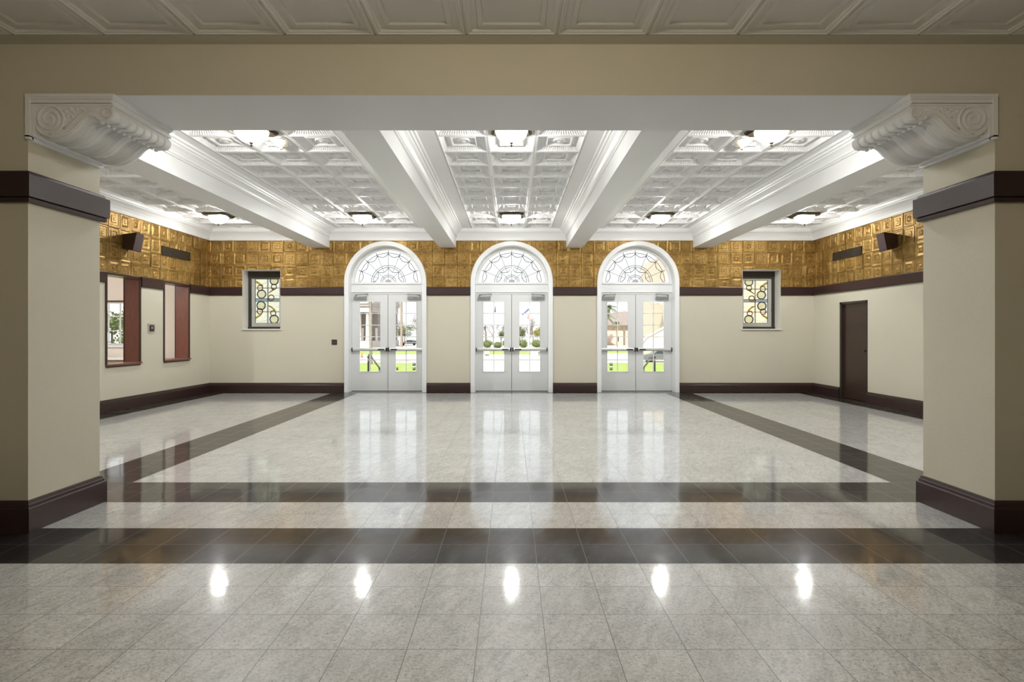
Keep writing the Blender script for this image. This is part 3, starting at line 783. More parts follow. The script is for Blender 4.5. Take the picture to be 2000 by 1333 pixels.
    mb = MB(); mb.box(gx0, gx1, yg-.008, yg-.001, min(a[1], b[1]), max(a[1], b[1])); fin(mb, 'centre_bar', M['ag_bar'], glass)
    # lead cames
    mb = MB(); lw = .0035
    def bar(u0, v0, u1, v1, wd=lw):
        p, q = G(u0*kx, v0*ky), G(u1*kx, v1*ky); mb.box(min(p[0], q[0])-wd, max(p[0], q[0])+wd, yg-.012, yg+.006, min(p[1], q[1])-wd, max(p[1], q[1])+wd)
    for v in (3, 178, 192, 403, 466, 670, 684, 910): bar(0, v, 505, v)
    for u in (3, 250, 268, 502): bar(u, 0, u, 913, .003)
    for r in rings:
        for rad in (r[3], r[4]):
            pts = []
            for k in range(33):
                x, z = clampg(*G((r[1]+rad*cos(2*pi*k/32))*kx, (r[2]+rad*sin(2*pi*k/32))*ky)); pts.append((x, yg-.005, z))
            mb.tube(pts, .0028, 5, cap=False)
    for pts in ([(0, 60), (165, 150)], [(0, 800), (140, 740)], [(270, 290), (430, 200)], [(270, 545), (410, 650)], [(0, 130), (100, 120), (250, 60)], [(0, 320), (40, 320)], [(220, 320), (250, 320)],
                [(270, 330), (505, 350)], [(400, 120), (505, 60)], [(270, 620), (330, 640)], [(430, 560), (505, 590)], [(0, 860), (120, 880), (250, 850)], [(130, 560), (250, 600)]):
        mb.tube([(G(a*kx, b*ky)[0], yg-.005, G(a*kx, b*ky)[1]) for a, b in pts], .0024, 5)
    fin(mb, 'lead_cames', M['lead'], glass)
stained(1, -1, 'small stained glass window in the corner nearer the pass-through openings')
stained(2, 1, 'small stained glass window in the corner nearer the brown side door')

# ------------------------------------------------------------------ pass-through openings and the side room
for n, ((a, b), lb) in enumerate(zip(PASS, ('mahogany framed pass-through opening showing an outside window beyond', 'mahogany framed pass-through opening showing a pale pink wall beyond'))):
    root = empty('window_%d' % (n+3), (-XW, (a+b)/2, PZ0)); struct(root, lb, 'opening'); L = root.location
    def fin(mb, nm, mt):
        mb.v = [(x-L.x, y-L.y, z-L.z) for x, y, z in mb.v]; return mb.build(nm, mt, root)
    xo, xi = -XW-.285, -XW+.016
    mb = MB(); mb.box(xo, xi-.012, a, a+.022, PZ0, PZ1); mb.box(xo, xi-.012, b-.022, b, PZ0, PZ1); mb.box(xo, xi-.012, a, b, PZ1-.022, PZ1)
    fin(mb, 'jamb', M['woodlit'])
    mb = MB(); mb.box(xo, xi+.03, a-.01, b+.01, PZ0, PZ0+.03); fin(mb, 'sill', M['woodlit'])
    mb = MB(); f = .035
    for x0 in (-XW-.004, xo-.012):
        mb.box(x0, x0+.022, a-.012, a+f-.012, PZ0, PZ1+.01); mb.box(x0, x0+.022, b-f+.012, b+.012, PZ0, PZ1+.01); mb.box(x0, x0+.022, a, b, PZ1-.02, PZ1+.012); mb.box(x0, x0+.022, a, b, PZ0-.03, PZ0)
    fin(mb, 'frame', M['woodv'])
SRX0, SRX1, SRY0 = -11.0, -XW-.27, 7.0
mb = MB(); mb.box(SRX0, SRX1, SRY0, YD, -.25, 0)
struct(mb.build('floor_side_room', M['tan']), 'floor of the side room behind the pass-through openings', 'floor')
mb = MB(); mb.box(SRX0, SRX1, SRY0, YD, 2.75, 4.0)
struct(mb.build('ceiling_side_room', M['white']), 'white ceiling of the side room', 'ceiling')
SW = (-9.98, -8.62, 1.09, 2.10)
mb = MB(); mb.box(SRX0-.2, SRX0, SRY0-.2, YD, -.25, 4.0); mb.box(SRX0, SRX1, SRY0-.2, SRY0, -.25, 4.0)
mb.box(SRX0, SW[0], YB, YD, -.25, 4.0); mb.box(SW[1], SRX1+.02, YB, YD, -.25, 4.0); mb.box(SW[0], SW[1], YB, YD, -.25, SW[2]); mb.box(SW[0], SW[1], YB, YD, SW[3], 4.0)
struct(mb.build('wall_side_room', M['pink']), 'pale pink walls of the side room', 'wall')
root = empty('window_5', ((SW[0]+SW[1])/2, YB+.1, SW[2])); struct(root, 'white grid window of the side room seen through the pass-through', 'window'); L = root.location
def fin(mb, nm, mt, par):
    mb.v = [(x-L.x, y-L.y, z-L.z) for x, y, z in mb.v]; return mb.build(nm, mt, par)
mb = MB(); x0, x1, z0, z1 = SW
for q in ((x0, x0+.04, z0, z1), (x1-.04, x1, z0, z1), (x0, x1, z0, z0+.04), (x0, x1, z1-.04, z1)): mb.box(q[0], q[1], YB+.08, YB+.14, q[2], q[3])
for k in range(1, 5): x = x0+(x1-x0)*k/5; mb.box(x-.01, x+.01, YB+.095, YB+.125, z0, z1)
for k in range(1, 3): z = z0+(z1-z0)*k/3; mb.box(x0, x1, YB+.095, YB+.125, z-.01, z+.01)
fin(mb, 'frame', M['white'], root)
mb = MB(); mb.box(x0-.05, x1+.05, YB-.06, YB+.08, z0-.04, z0); fin(mb, 'sill', M['white'], root)
mb = MB(); mb.box(x0, x1, YB+.108, YB+.113, z0, z1); fin(mb, 'glass_pane', M['glass'], root)
mb = MB(); mb.box(x0-.04, x1+.04, YB-.02, YB+.01, z1, z1+.03); fin(mb, 'head_trim', M['woodv'], root)
root = empty('counter', (-9.3, 12.75, 0)); tag(root, 'tan counter under the grid window in the side room', 'counter')
mb = MB(); mb.box(-1.2, 1.2, -.28, .30, 0, .78); mb.build('cabinet_base', M['tan'], root)
mb = MB(); mb.box(-1.24, 1.24, -.32, .30, .78, .82); mb.build('counter_top', M['white'], root)

# brown side door
root = empty('door_4', (XW, (SD[0]+SD[1])/2, 0)); struct(root, 'dark brown flush wooden door in the side wall', 'door')
hw = (SD[1]-SD[0])/2
mb = MB(); mb.box(-.005, .20, -hw, -hw+.035, 0, SD[2]); mb.box(-.005, .20, hw-.06, hw, 0, SD[2]); mb.box(-.005, .20, -hw, hw, SD[2]-.045, SD[2]); mb.box(.10, .20, -hw, hw, 0, SD[2])
mb.build('frame', M['darkframe'], root)
mb = MB(); mb.box(.045, .09, -hw+.035, hw-.06, .01, SD[2]-.045)
leaf = mb.build('door_leaf', M['woodv'], root)
mb = MB(); yk = -hw+.10
mb.lathe([(.028, 0), (.028, .006), (.012, .01), (.012, .035), (.026, .042), (.028, .055), (.018, .064), (0, .066)], (0, 0, 0), 16)
mb.v = [(.045-z, yk+x, 1.03+y) for x, y, z in mb.v]
mb.box(.03, .046, yk-.025, yk+.025, .97, 1.13)
mb.build('knob', M['bronze'], leaf)
mb = MB()
for z in (.25, 1.0, 1.75): mb.tube([(.042, hw-.06, z-.05), (.042, hw-.06, z+.05)], .008, 8)
mb.build('hinges', M['bronze'], leaf)

# ------------------------------------------------------------------ fixtures
def make_light():
    root = empty('ceiling_light', (0, 0, ZC))
    def oct_plate(h, c, dip, z0, z1, mb):
        pts = []
        for q in range(4):
            a = q*pi/2
            side = [(h, -c), (h-dip*.8, -c*.4), (h-dip, 0), (h-dip*.8, c*.4), (h, c)]
            corner = [(h, c), (c+.012, h)]
            for x, y in side: pts.append((x*cos(a)-y*sin(a), x*sin(a)+y*cos(a)))
        mb.prism(pts, 'z', z0, z1)
    mb = MB(); oct_plate(.245, .175, .030, -.028, -.004, mb); oct_plate(.225, .16, .028, -.044, -.028, mb); mb.lathe([(.06, -.004), (.06, .03)], n=16)
    mb.build('base_plate', M['bronze'], root)
    mb = MB(); R = .185; D = .135
    prof = [(R+.004, -.042), (R+.006, -.052)]+[(R*cos(a), -.054-D*sin(a)) for a in [pi/2*k/12 for k in range(1, 12)]]+[(.008, -.054-D)]
    mb.lathe(prof, n=36, cap=False); sh = mb.build('glass_bowl', M['bowl'], root)
    mb = MB(); mb.lathe([(.0, -.178), (.028, -.180), (.03, -.187), (.014, -.197), (.010, -.206), (.015, -.214), (.011, -.224), (.004, -.232), (0, -.236)], n=14, cap=False)
    for k in range(3):
        a = 2*pi*k/3+.5; mb.tube([(( R*1.012)*cos(b)*cos(a), (R*1.012)*cos(b)*sin(a), -.054-D*1.012*sin(b)) for b in [pi/2*q/10 for q in range(11)]], .0028, 5)
    mb.build('finial', M['bronze'], root)
    ld = bpy.data.lights.new('bulb', 'POINT'); ld.energy = GLOW_W; ld.color = GLOW_COL; ld.shadow_soft_size = .06
    lo = bpy.data.objects.new('bulb', ld); C.objects.link(lo); lo.parent = root; lo.location = (0, 0, -.10)
    ld = bpy.data.lights.new('downlight', 'SPOT'); ld.energy = LAMP_W; ld.color = LAMP_COL; ld.shadow_soft_size = .085; ld.spot_size = pi; ld.spot_blend = 1.0
    lo = bpy.data.objects.new('downlight', ld); C.objects.link(lo); lo.parent = root; lo.location = (0, 0, -.10)
    return root
spots = []
YN, YF = ROW0+.61*2.5, ROW0+.61*10.5
names = {0: 'middle coffer bay', 1: 'coffer bay before the first arched doors', -1: 'x'}
for x, bay in ((-5.945, 'in outermost bay above pass-through openings'), (-3.025, 'in the bay of the wall plate doors'), (0., 'in the middle bay'), (3.025, 'in the bay of the brick house doors'), (5.945, 'in outermost bay above brown side door')):
    for y, row in ((YF, 'bowl ceiling light near back wall '), (YN, 'bowl ceiling light near lintel ')): spots.append((x, y, row+bay))
proto = make_light()
for i, (x, y, lb) in enumerate(spots):
    o = proto if i == 0 else copy_tree(proto)
    o.location = (x, y, ZC); tag(o, lb, 'ceiling light', 'bronze and glass ceiling lights')
o = copy_tree(proto); o.location = (-9.2, 10.4, 2.75); tag(o, 'unseen bowl ceiling light added to brighten the side room', 'ceiling light', 'bronze and glass ceiling lights')  # unseen lamp, added to brighten the pink wall behind the openings
for ch in o.children:
    if ch.type == 'LIGHT': ch.data = ch.data.copy(); ch.data.energy *= .9 if ch.data.type == 'SPOT' else 2.5
for x, y, k, lb in ((0, .9, 1., 'middle'), (-3.2, .2, .12, 'pass-through side'), (3.2, .2, .12, 'brown door side')):  # unseen lamps added behind the lintel's front to light it and the hall
    o = copy_tree(proto); o.location = (x, y, ZH); tag(o, 'unseen bowl ceiling light added to brighten the front hall, '+lb, 'ceiling light', 'bronze and glass ceiling lights')
    for ch in o.children:
        if ch.type == 'LIGHT': ch.data = ch.data.copy(); ch.data.color = HALL_COL; ch.data.energy = HALL_W*k*(1. if ch.data.type == 'POINT' else .04)

def make_smoke():
    root = empty('smoke_detector', (0, 0, ZC))
    mb = MB(); mb.lathe([(.085, .045), (.085, .0), (.08, -.012), (.06, -.02), (.058, -.03), (.052, -.036), (.0, -.036)], n=24, cap=False); mb.build('housing', M['cream_plastic'], root)
    mb = MB(); mb.lathe([(.03, -.036), (.028, -.055), (.018, -.062), (0, -.063)], n=16, cap=False); mb.build('sensor_cap', M['cream_plastic'], root)
    mb = MB(); mb.lathe([(.009, -.062), (.008, -.07), (0, -.071)], n=8, cap=False); mb.build('indicator', M['black'], root)
    return root
sm = make_smoke(); sm.location = (-2.93, ROW0+.61*3.5, ZC); tag(sm, 'cream smoke detector by the light leading to the wall plate doors', 'smoke detector', 'cream smoke detectors')
o = copy_tree(sm); o.location = (2.93, ROW0+.61*3.5, ZC); tag(o, 'cream smoke detector by the light leading to the brick house doors', 'smoke detector', 'cream smoke detectors')

def speaker(s, yc, zc, label):
    root = empty('wall_speaker', (s*XW, yc, zc)); tag(root, label, 'speaker', 'brown wedge speakers on the gold frieze')
    mb = MB(); d = .30; hb = .125; hf = .15
    # wedge: wider front tilted downwards and turned towards the room's middle
    back = [(-.02, -.09, -hb), (-.02, .09, -hb), (-.02, .09, hb), (-.02, -.09, hb)]
    front = [(-.24, -.15, -.175), (-.20, .13, -.175), (-.27, .13, .15), (-.31, -.15, .15)]
    if s < 0: back = [(-x, y, z) for x, y, z in back]; front = [(-x, y, z) for x, y, z in front]
    b = len(mb.v); mb.v += back+front
    for q in ((0, 1, 2, 3), (4, 5, 6, 7), (0, 1, 5, 4), (1, 2, 6, 5), (2, 3, 7, 6), (3, 0, 4, 7)): mb.face([b+i for i in q])
    mb.build('cabinet', M['woodv'], root)
    mb = MB(); c = [sum(v[i] for v in front)/4 for i in range(3)]
    f2 = [tuple(c[i]+(v[i]-c[i])*.93 for i in range(3)) for v in front]
    n = (Vector(front[1])-Vector(front[0])).cross(Vector(front[3])-Vector(front[0])).normalized()
    if n.x*s > 0: n = -n
    o0 = len(mb.v); mb.v += [tuple(Vector(v)-n*.002) for v in f2]+[tuple(Vector(v)+n*.006) for v in f2]
    for q in ((0, 1, 2, 3), (4, 5, 6, 7), (0, 1, 5, 4), (1, 2, 6, 5), (2, 3, 7, 6), (3, 0, 4, 7)): mb.face([o0+i for i in q])
    mb.build('grille', simple_sp, root)
    mb = MB(); x0, x1 = sorted((0, -s*.03)); mb.box(x0, x1, -.05, .05, -.06, .06); mb.build('bracket', M['black'], root)
simple_sp = simple('brown_speaker_cloth', (.075, .042, .045), .7, var=.1, scale=80)
speaker(-1, 10.22, 3.03, 'brown wedge speaker on gold frieze above the first pass-through opening')
speaker(1, 10.30, 3.05, 'brown wedge speaker on gold frieze past the brown door')

def vent(s, y0, y1, z0, z1, label):
    root = empty('wall_vent', (s*XW, (y0+y1)/2, (z0+z1)/2)); tag(root, label, 'vent', 'dark grilles in the gold frieze')
    h, v = (y1-y0)/2, (z1-z0)/2; g = -s
    mb = MB(); t = .014
    def bx(m, xa, xb, *r):
        a, b = sorted((g*xa, g*xb)); m.box(a, b, *r)
    bx(mb, .0, .034, -h, h, -v, -v+t); bx(mb, .0, .034, -h, h, v-t, v); bx(mb, .0, .034, -h, -h+t, -v, v); bx(mb, .0, .034, h-t, h, -v, v); mb.build('frame', M['ventmetal'], root)
    mb = MB()
    for k in range(9): z = -v+t+(2*v-2*t)*(k+.5)/9; bx(mb, .015, .030, -h+t, h-t, z-.004, z+.004)
    for k in range(1, 6): y = -h+2*h*k/6; bx(mb, .012, .028, y-.003, y+.003, -v+t, v-t)
    mb.build('louvres', M['ventmetal'], root)
    mb = MB(); bx(mb, .004, .026, -h+t, h-t, -v+t, v-t); mb.build('back_plate', M['black'], root)
vent(-1, 11.27, 12.26, 2.945, 3.13, 'long dark vent grille on gold frieze above second pass-through opening')
vent(1, 11.26, 12.26, 2.945, 3.12, 'long dark vent grille on gold frieze above the brown door')

root = empty('call_station', (-XW, 10.97, 1.47)); tag(root, 'square silver wall plate with dark panel between the pass-through openings', 'wall plate')
mb = MB(); mb.box(0, .012, -.105, .105, -.09, .09); mb.build('plate', M['tin'], root)
mb = MB(); mb.prism([(-.065, -.055), (-.055, -.062), (.055, -.062), (.065, -.055), (.07, .0), (.062, .055), (.052, .062), (-.052, .062), (-.062, .055)], 'x', .012, .022); pn = mb.build('panel', M['brown_plate'], root)
mb = MB()
for k in range(3): mb.box(.022, .025, -.03, .03, -.012+.016*k, -.004+.016*k)
mb.build('buttons', M['sashgrey'], pn)
root = empty('power_outlet', (-4.115, YB, 1.162)); tag(root, 'dark brown double wall plate beside the first arched doors', 'outlet')
mb = MB(); mb.box(-.062, .062, -.010, 0, -.060, .060); pl = mb.build('plate', M['brown_plate'], root)
for x in (-.027, .027):
    mb = MB(); mb.box(x-.008, x+.008, -.018, -.008, -.012, .012); mb.build('switch', M['closer'], root)

# ------------------------------------------------------------------ outside
GZ = -2.0
mb = MB(); mb.box(-120, 120, YD+.1, 260, GZ-.4, GZ)
struct(mb.build('ground', M['asphalt']), 'pale sunlit road and ground outside the doors', 'ground')
mb = MB()
for a, b in ((-60, -5.0), (5.0, 60)): mb.box(a, b, 20.5, 62.5, GZ-.05, GZ+.03)
struct(mb.build('lawn', M['grass']), 'green front lawn either side of the walkway', 'lawn')
mb = MB(); mb.box(-70, 3.0, 87, 106, GZ-.05, GZ+.03); mb.box(6, 40, 92, 104, GZ-.05, GZ+.03)
struct(mb.build('lawn_far', M['grass']), 'green lawn strip across the road', 'lawn')
mb = MB(); mb.box(-5, 5, 20.4, 62.5, GZ-.05, GZ+.03)
for k in range(14): mb.box(-5, 5, 22+3*k, 22.35+3*k, GZ+.02, GZ+.034, 1)
struct(mb.build('path', [M['paving'], M['stone']]), 'pale banded walkway leading from the middle doors', 'walkway')
mb = MB(); mb.box(-6, 6, YD, 16.4, -.5, -.02)
for k in range(12): mb.box(-6, 6, 16.4, 16.4+.33*(k+1), GZ-.1, -.02-.165*(k+1)+0)
struct(mb.build('landing', M['paving']), 'stone landing and steps outside the arched doors', 'steps')

def handrail(s, label):
    root = empty('handrail', (s*4.2, 16.5, -.02)); tag(root, label, 'handrail', 'dark grey stair handrails')
    mb = MB(); mb.tube([(0, .03, .0), (0, .03, .72)], .03, 8); mb.build('post', M['rail'], root)
    mb = MB(); mb.tube([(0, 1.4, -.66), (0, 1.4, .30)], .03, 8); mb.build('post', M['rail'], root)
    mb = MB(); mb.tube([(0, -.02, .68), (0, .05, .745), (0, .2, .74), (0, 1.2, .36), (0, 1.36, .31), (0, 1.42, .24)], .028, 8); mb.build('rail', M['rail'], root)
handrail(-1, 'dark grey handrail outside the first arched doors'); handrail(1, 'dark grey curved handrail in front of the parked car')

def bollard(x, y, h, label):
    root = empty('bollard', (x, y, GZ+.03)); tag(root, label, 'bollard', 'path lights on the lawn')
    mb = MB(); mb.lathe([(.13, 0), (.13, h*.38)], n=12); mb.build('base', M['rail'], root)
    mb = MB(); mb.lathe([(.10, h*.38), (.10, h*.62)], n=12); mb.build('lens', M['lampglobe'], root)
    mb = MB(); mb.lathe([(.15, h*.62), (.15, h*.82), (.08, h), (0, h)], n=12); mb.build('cap', M['rail'], root)
bollard(-8.7, 50.3, .66, 'path light on the lawn seen through the first arched doors')
bollard(8.9, 50.3, .66, 'path light on the lawn seen through the third arched doors')
mb = MB(); mb.lathe([(.09, 0), (.09, .2), (.05, .28), (0, .28)], n=10); o = mb.build('sprinkler_head', M['rail']); o.location = (-10.2, 50.3, GZ+.03); tag(o, 'short dark stub in the lawn near the path light', 'sprinkler')

def leaf_cloud(mb, c, r, n, size, rnd):
    for _ in range(n):
        d = Vector((rnd.gauss(0, 1), rnd.gauss(0, 1), rnd.gauss(0, 1))).normalized()*(rnd.random()**.45)
        p = Vector((c[0]+d.x*r[0], c[1]+d.y*r[1], c[2]+d.z*r[2]))
        u = Vector((rnd.gauss(0, 1), rnd.gauss(0, 1), rnd.gauss(0, 1))).normalized(); v = u.orthogonal().normalized()
        s = size*rnd.uniform(.6, 1.3)
        mb.poly([p-u*s, p+v*s*.5, p+u*s, p-v*s*.5])
def branch(mb, p, d, L, r, depth, rnd):
    q = p+d*L; mid = p+d*L*.5+Vector((rnd.uniform(-1, 1), rnd.uniform(-1, 1), 0))*L*.06
    mb.tube([p, mid, q], [r, r*.8, r*.6], 5, cap=False)
    if depth == 0: return
    for k in range(rnd.choice((2, 3, 3))):
        nd = (d+Vector((rnd.uniform(-1, 1), rnd.uniform(-1, 1), rnd.uniform(-.25, .7)))*.75).normalized()
        branch(mb, q if k < 2 else mid, nd, L*rnd.uniform(.6, .8), r*.64, depth-1, rnd)
def bare_tree(x, y, h, seed, label):
    rnd = random.Random(seed); mb = MB(); branch(mb, Vector((0, 0, -.1)), Vector((0, 0, 1)), h*.27, h*.024, 6, rnd)
    o = mb.build('bare_tree', M['bark'], fix=False); o.location = (x, y, GZ); tag(o, label, 'tree', 'bare winter trees across the road')
def green_tree(x, y, h, wd, mat, seed, label, name='leafy_tree', group='leafy trees across the road'):
    rnd = random.Random(seed); root = empty(name, (x, y, GZ)); tag(root, label, 'tree', group)
    mb = MB(); mb.tube([(0, 0, -.1), (.05, 0, h*.3), (0, 0, h*.6)], [h*.03, h*.022, h*.012], 7); mb.build('trunk', M['bark'], root)
    mb = MB()
    for k in range(7): leaf_cloud(mb, (rnd.uniform(-.5, .5)*wd, rnd.uniform(-.5, .5)*wd, h*rnd.uniform(.45, .85)), (wd*.42, wd*.42, h*.16), 170, .22, rnd)
    mb.build('crown', mat, root, fix=False)
def bush(x, y, r, h, seed, label):
    rnd = random.Random(seed); mb = MB(); leaf_cloud(mb, (0, 0, h*.5), (r, r, h*.55), 600, .14, rnd); mb.ellipsoid((0, 0, h*.45), (r*.7, r*.7, h*.45))
    o = mb.build('bush', M['leaf'], fix=False); o.location = (x, y, GZ+.02); tag(o, label, 'bush', 'clipped bushes across the road')
def palm(x, y, h, r, fr, nf, seed, label, fan=False):
    rnd = random.Random(seed); root = empty('palm_tree', (x, y, GZ)); tag(root, label, 'palm tree', 'palm trees')
    mb = MB(); prof = []
    for k in range(int(h/.25)+1):
        z = k*.25; prof += [(r*(1.12 if k % 2 else 1.0)*(1.25-.25*min(1, z/1.2)), z)]
    mb.lathe(prof, n=10, smooth=False); mb.build('trunk', M['palmbark'], root)
    mb = MB()
    for k in range(nf):
        a = 2*pi*k/nf+rnd.uniform(-.15, .15); el = rnd.uniform(-.5, 1.15); L = fr*rnd.uniform(.8, 1.1)
        pts = [Vector((cos(a)*L*t*cos(el), sin(a)*L*t*cos(el), h+L*t*sin(el)-L*.55*t*t)) for t in [q/8 for q in range(9)]]
        mb.tube(pts, [.03*(1-.8*q/8) for q in range(9)], 4, cap=False)
        side = Vector((-sin(a), cos(a), 0))
        for q in range(1, 9):
            for s in (-1, 1):
                for e in (0, .5):
                    p = pts[q-1].lerp(pts[q], e); tip = p+side*s*L*.26*(1-.35*abs(q/8-.5))+(pts[q]-pts[q-1])*1.1-Vector((0, 0, L*.08))
                    wv = (pts[q]-pts[q-1])*.22; mb.poly([p-wv, p+wv, tip])
    mb.build('fronds', M['frond'], root, fix=False)
palm(-15.0, 60, 8.2, .17, 1.6, 14, 1, 'slim palm trunk rising in front of the columned building')
palm(-25.6, 131, 12.6, .26, 2.6, 16, 2, 'tall palm between the columned building and the bare trees')
palm(26.2, 140, 5.6, .2, 1.5, 22, 3, 'small fan palm in front of the brick house wall')
palm(24.0, 144, 7.6, .25, 3.0, 18, 4, 'bushy feather palm beside the brick house roof')
palm(30.5, 176, 11.0, .28, 3.2, 16, 5, 'palm rising behind the brick house roof')
palm(36.0, 176, 9.5, .28, 2.4, 14, 8, 'low palm behind the far end of the brick house roof')
bt = [(-32, 165, 9, 'bare tree closest to the tall palm'), (-28.5, 170, 10, 'bare tree between the tall palm and the first door edge'), (-25, 160, 8.5, 'bare tree seen at the edge of the first arched doors'),
      (-7.4, 165, 8.5, 'bare tree behind the black lamp post'), (-5.6, 172, 7.5, 'bare tree between lamp post and first flagpole'), (3.2, 172, 7.5, 'bare tree left of the flagpole with red flag'), (6.8, 178, 9.0, 'bare tree behind the yellow green tree'),
      (-9.2, 168, 8., 'bare tree at the outer edge of the middle doors'), (-3.2, 178, 7.6, 'bare tree behind the dark green tree by first flagpole'), (5.2, 168, 7.4, 'bare tree between the red flag and yellow green tree')]
for i, (x, y, h, lb) in enumerate(bt): bare_tree(x, y, h, 20+i, lb)
green_tree(7.6, 150, 5.6, 2.0, M['leaf_y'], 31, 'yellow green small tree seen through the middle doors')
green_tree(-1.6, 168, 5.2, 2.6, M['leaf'], 32, 'dark green tree behind the first flagpole')
green_tree(2.6, 176, 5.6, 2.4, M['leaf'], 36, 'dark green tree near the middle door meeting stiles')
green_tree(30.5, 172, 9.0, 7.0, M['leaf_y'], 33, 'olive tree mass above the brick house roof')
green_tree(-33.5, 176, 6.0, 4.0, M['leaf'], 34, 'dark green tree low behind the tall palm')
green_tree(-27.0, 180, 5.4, 5.0, M['leaf'], 35, 'dark green tree low behind the bare trees')
green_tree(-44, 62, 6.5, 5.0, M['leaf'], 37, 'leafy tree outside the grid window of the side room')
green_tree(-38, 58, 4.6, 4.0, M['leaf'], 38, 'shorter leafy tree outside the grid window of the side room')
for i, (x, y, r, h, lb) in enumerate([(-5.4, 126, 1.35, 1.7, 'bush under the black lamp post'), (-3.0, 124, 1.2, 1.3, 'bush at the foot of the first flagpole'), (-1.2, 131, 1.0, 1.7, 'bush next to the middle door meeting stiles'),
                                      (2.6, 126, 1.2, 1.9, 'bush beside the flagpole with the red flag'), (5.7, 128, 1.6, 1.8, 'large round bush under the yellow green tree')]): bush(x, y, r, h, 50+i, lb)
# flagpoles and flags
for x, lb in ((-3.66, 'white flagpole with the limp blue flag'), (4.05, 'white flagpole with the red tailed flag')):
    root = empty('flagpole', (x, 130, GZ)); tag(root, lb, 'flagpole', 'white flagpoles')
    mb = MB(); mb.lathe([(.19, 0), (.17, 4.6), (.08, 4.7), (.06, 11)], n=10); mb.build('pole', M['polewhite'], root)
    mb = MB(); mb.ellipsoid((0, 0, 11.05), (.12, .12, .12)); mb.build('ball', M['polewhite'], root)
def flag(x, z0, pts, mat, label):
    mb = MB(); rows = [[(p[0], sin(k*1.3)*.12+d, p[1]) for k, p in enumerate(r)] for r in pts for d in (0,)]
    mb.grid(rows, 0, True); o = mb.build('flag', mat, fix=False); o.location = (x, 129.72, z0)
    md = o.modifiers.new('thick', 'SOLIDIFY'); md.thickness = .03
    tag(o, label, 'flag')
flag(-3.60, 6.1, [[(-.35, 0), (-.30, .7), (-.2, 1.3)], [(0, -.05), (0, .7), (0, 1.35)]], M['flagblue'], 'limp blue flag hanging on the first flagpole')
flag(4.0, 5.6, [[(-1.6, .1), (-1.0, .5), (-.4, 1.1), (0, 1.6)], [(-1.5, -.2), (-.9, .2), (-.3, .7), (0, 1.0)]], M['flagblue'], 'blue part of flag blowing off the second flagpole')
flag(3.98, 4.6, [[(-.30, 0), (-.25, .6), (-.2, 1.3)], [(0, -.1), (0, .6), (0, 1.3)]], M['flagred'], 'red and white flag hanging on the second flagpole')
root = empty('lamp_post', (-6.2, 135, GZ)); tag(root, 'black lamp post with white globes seen through the middle doors', 'lamp post')
mb = MB(); mb.lathe([(.16, 0), (.12, .4), (.07, .6), (.06, 4.9)], n=10); mb.tube([(-.5, 0, 4.7), (0, 0, 4.8), (.5, 0, 4.7)], .05, 6); mb.build('post', M['black'], root)
for x in (-.5, .5):
    mb = MB(); mb.ellipsoid((x, 0, 5.0), (.24, .24, .28)); mb.build('globe', M['lampglobe'], root)
root = empty('lamp_post', (29.2, 128, GZ)); tag(root, 'brown lamp post with white globe before the brick house', 'lamp post')
mb = MB(); mb.lathe([(.16, 0), (.1, .4), (.08, .6), (.07, 3.9)], n=10); mb.build('post', M['bark'], root)
mb = MB(); mb.ellipsoid((0, 0, 4.15), (.26, .26, .32)); mb.build('globe', M['lampglobe'], root)
root = empty('yard_sign', (-3.6, 82.8, GZ)); tag(root, 'small white yard sign on dark base by the walkway', 'sign')
mb = MB(); mb.box(-.34, .34, -.03, .03, .2, .62); mb.build('panel', M['signwhite'], root)
mb = MB(); mb.box(-.3, .3, -.05, .05, 0, .2); mb.build('base', M['rail'], root)
root = empty('trash_bin', (4.15, 82.8, GZ)); tag(root, 'grey trash bin seen at the edge of the middle doors', 'trash bin')
mb = MB(); mb.prism([(-.2, 0), (.2, 0), (.24, .5), (-.24, .5)], 'y', -.2, .2); mb.build('body', M['bin'], root)
mb = MB(); mb.box(-.26, .26, -.24, .24, .5, .57); mb.build('lid', M['rail'], root)
root = empty('traffic_cone', (-20.2, 76, GZ)); tag(root, 'orange traffic cone on the road outside first arched doors', 'cone')
mb = MB(); mb.box(-.24, .24, -.24, .24, 0, .05); mb.build('base', M['cone'], root)
mb = MB(); mb.lathe([(.17, .05), (.10, .40), (.035, .74), (0, .74)], n=12, cap=False); mb.build('body', M['cone'], root)

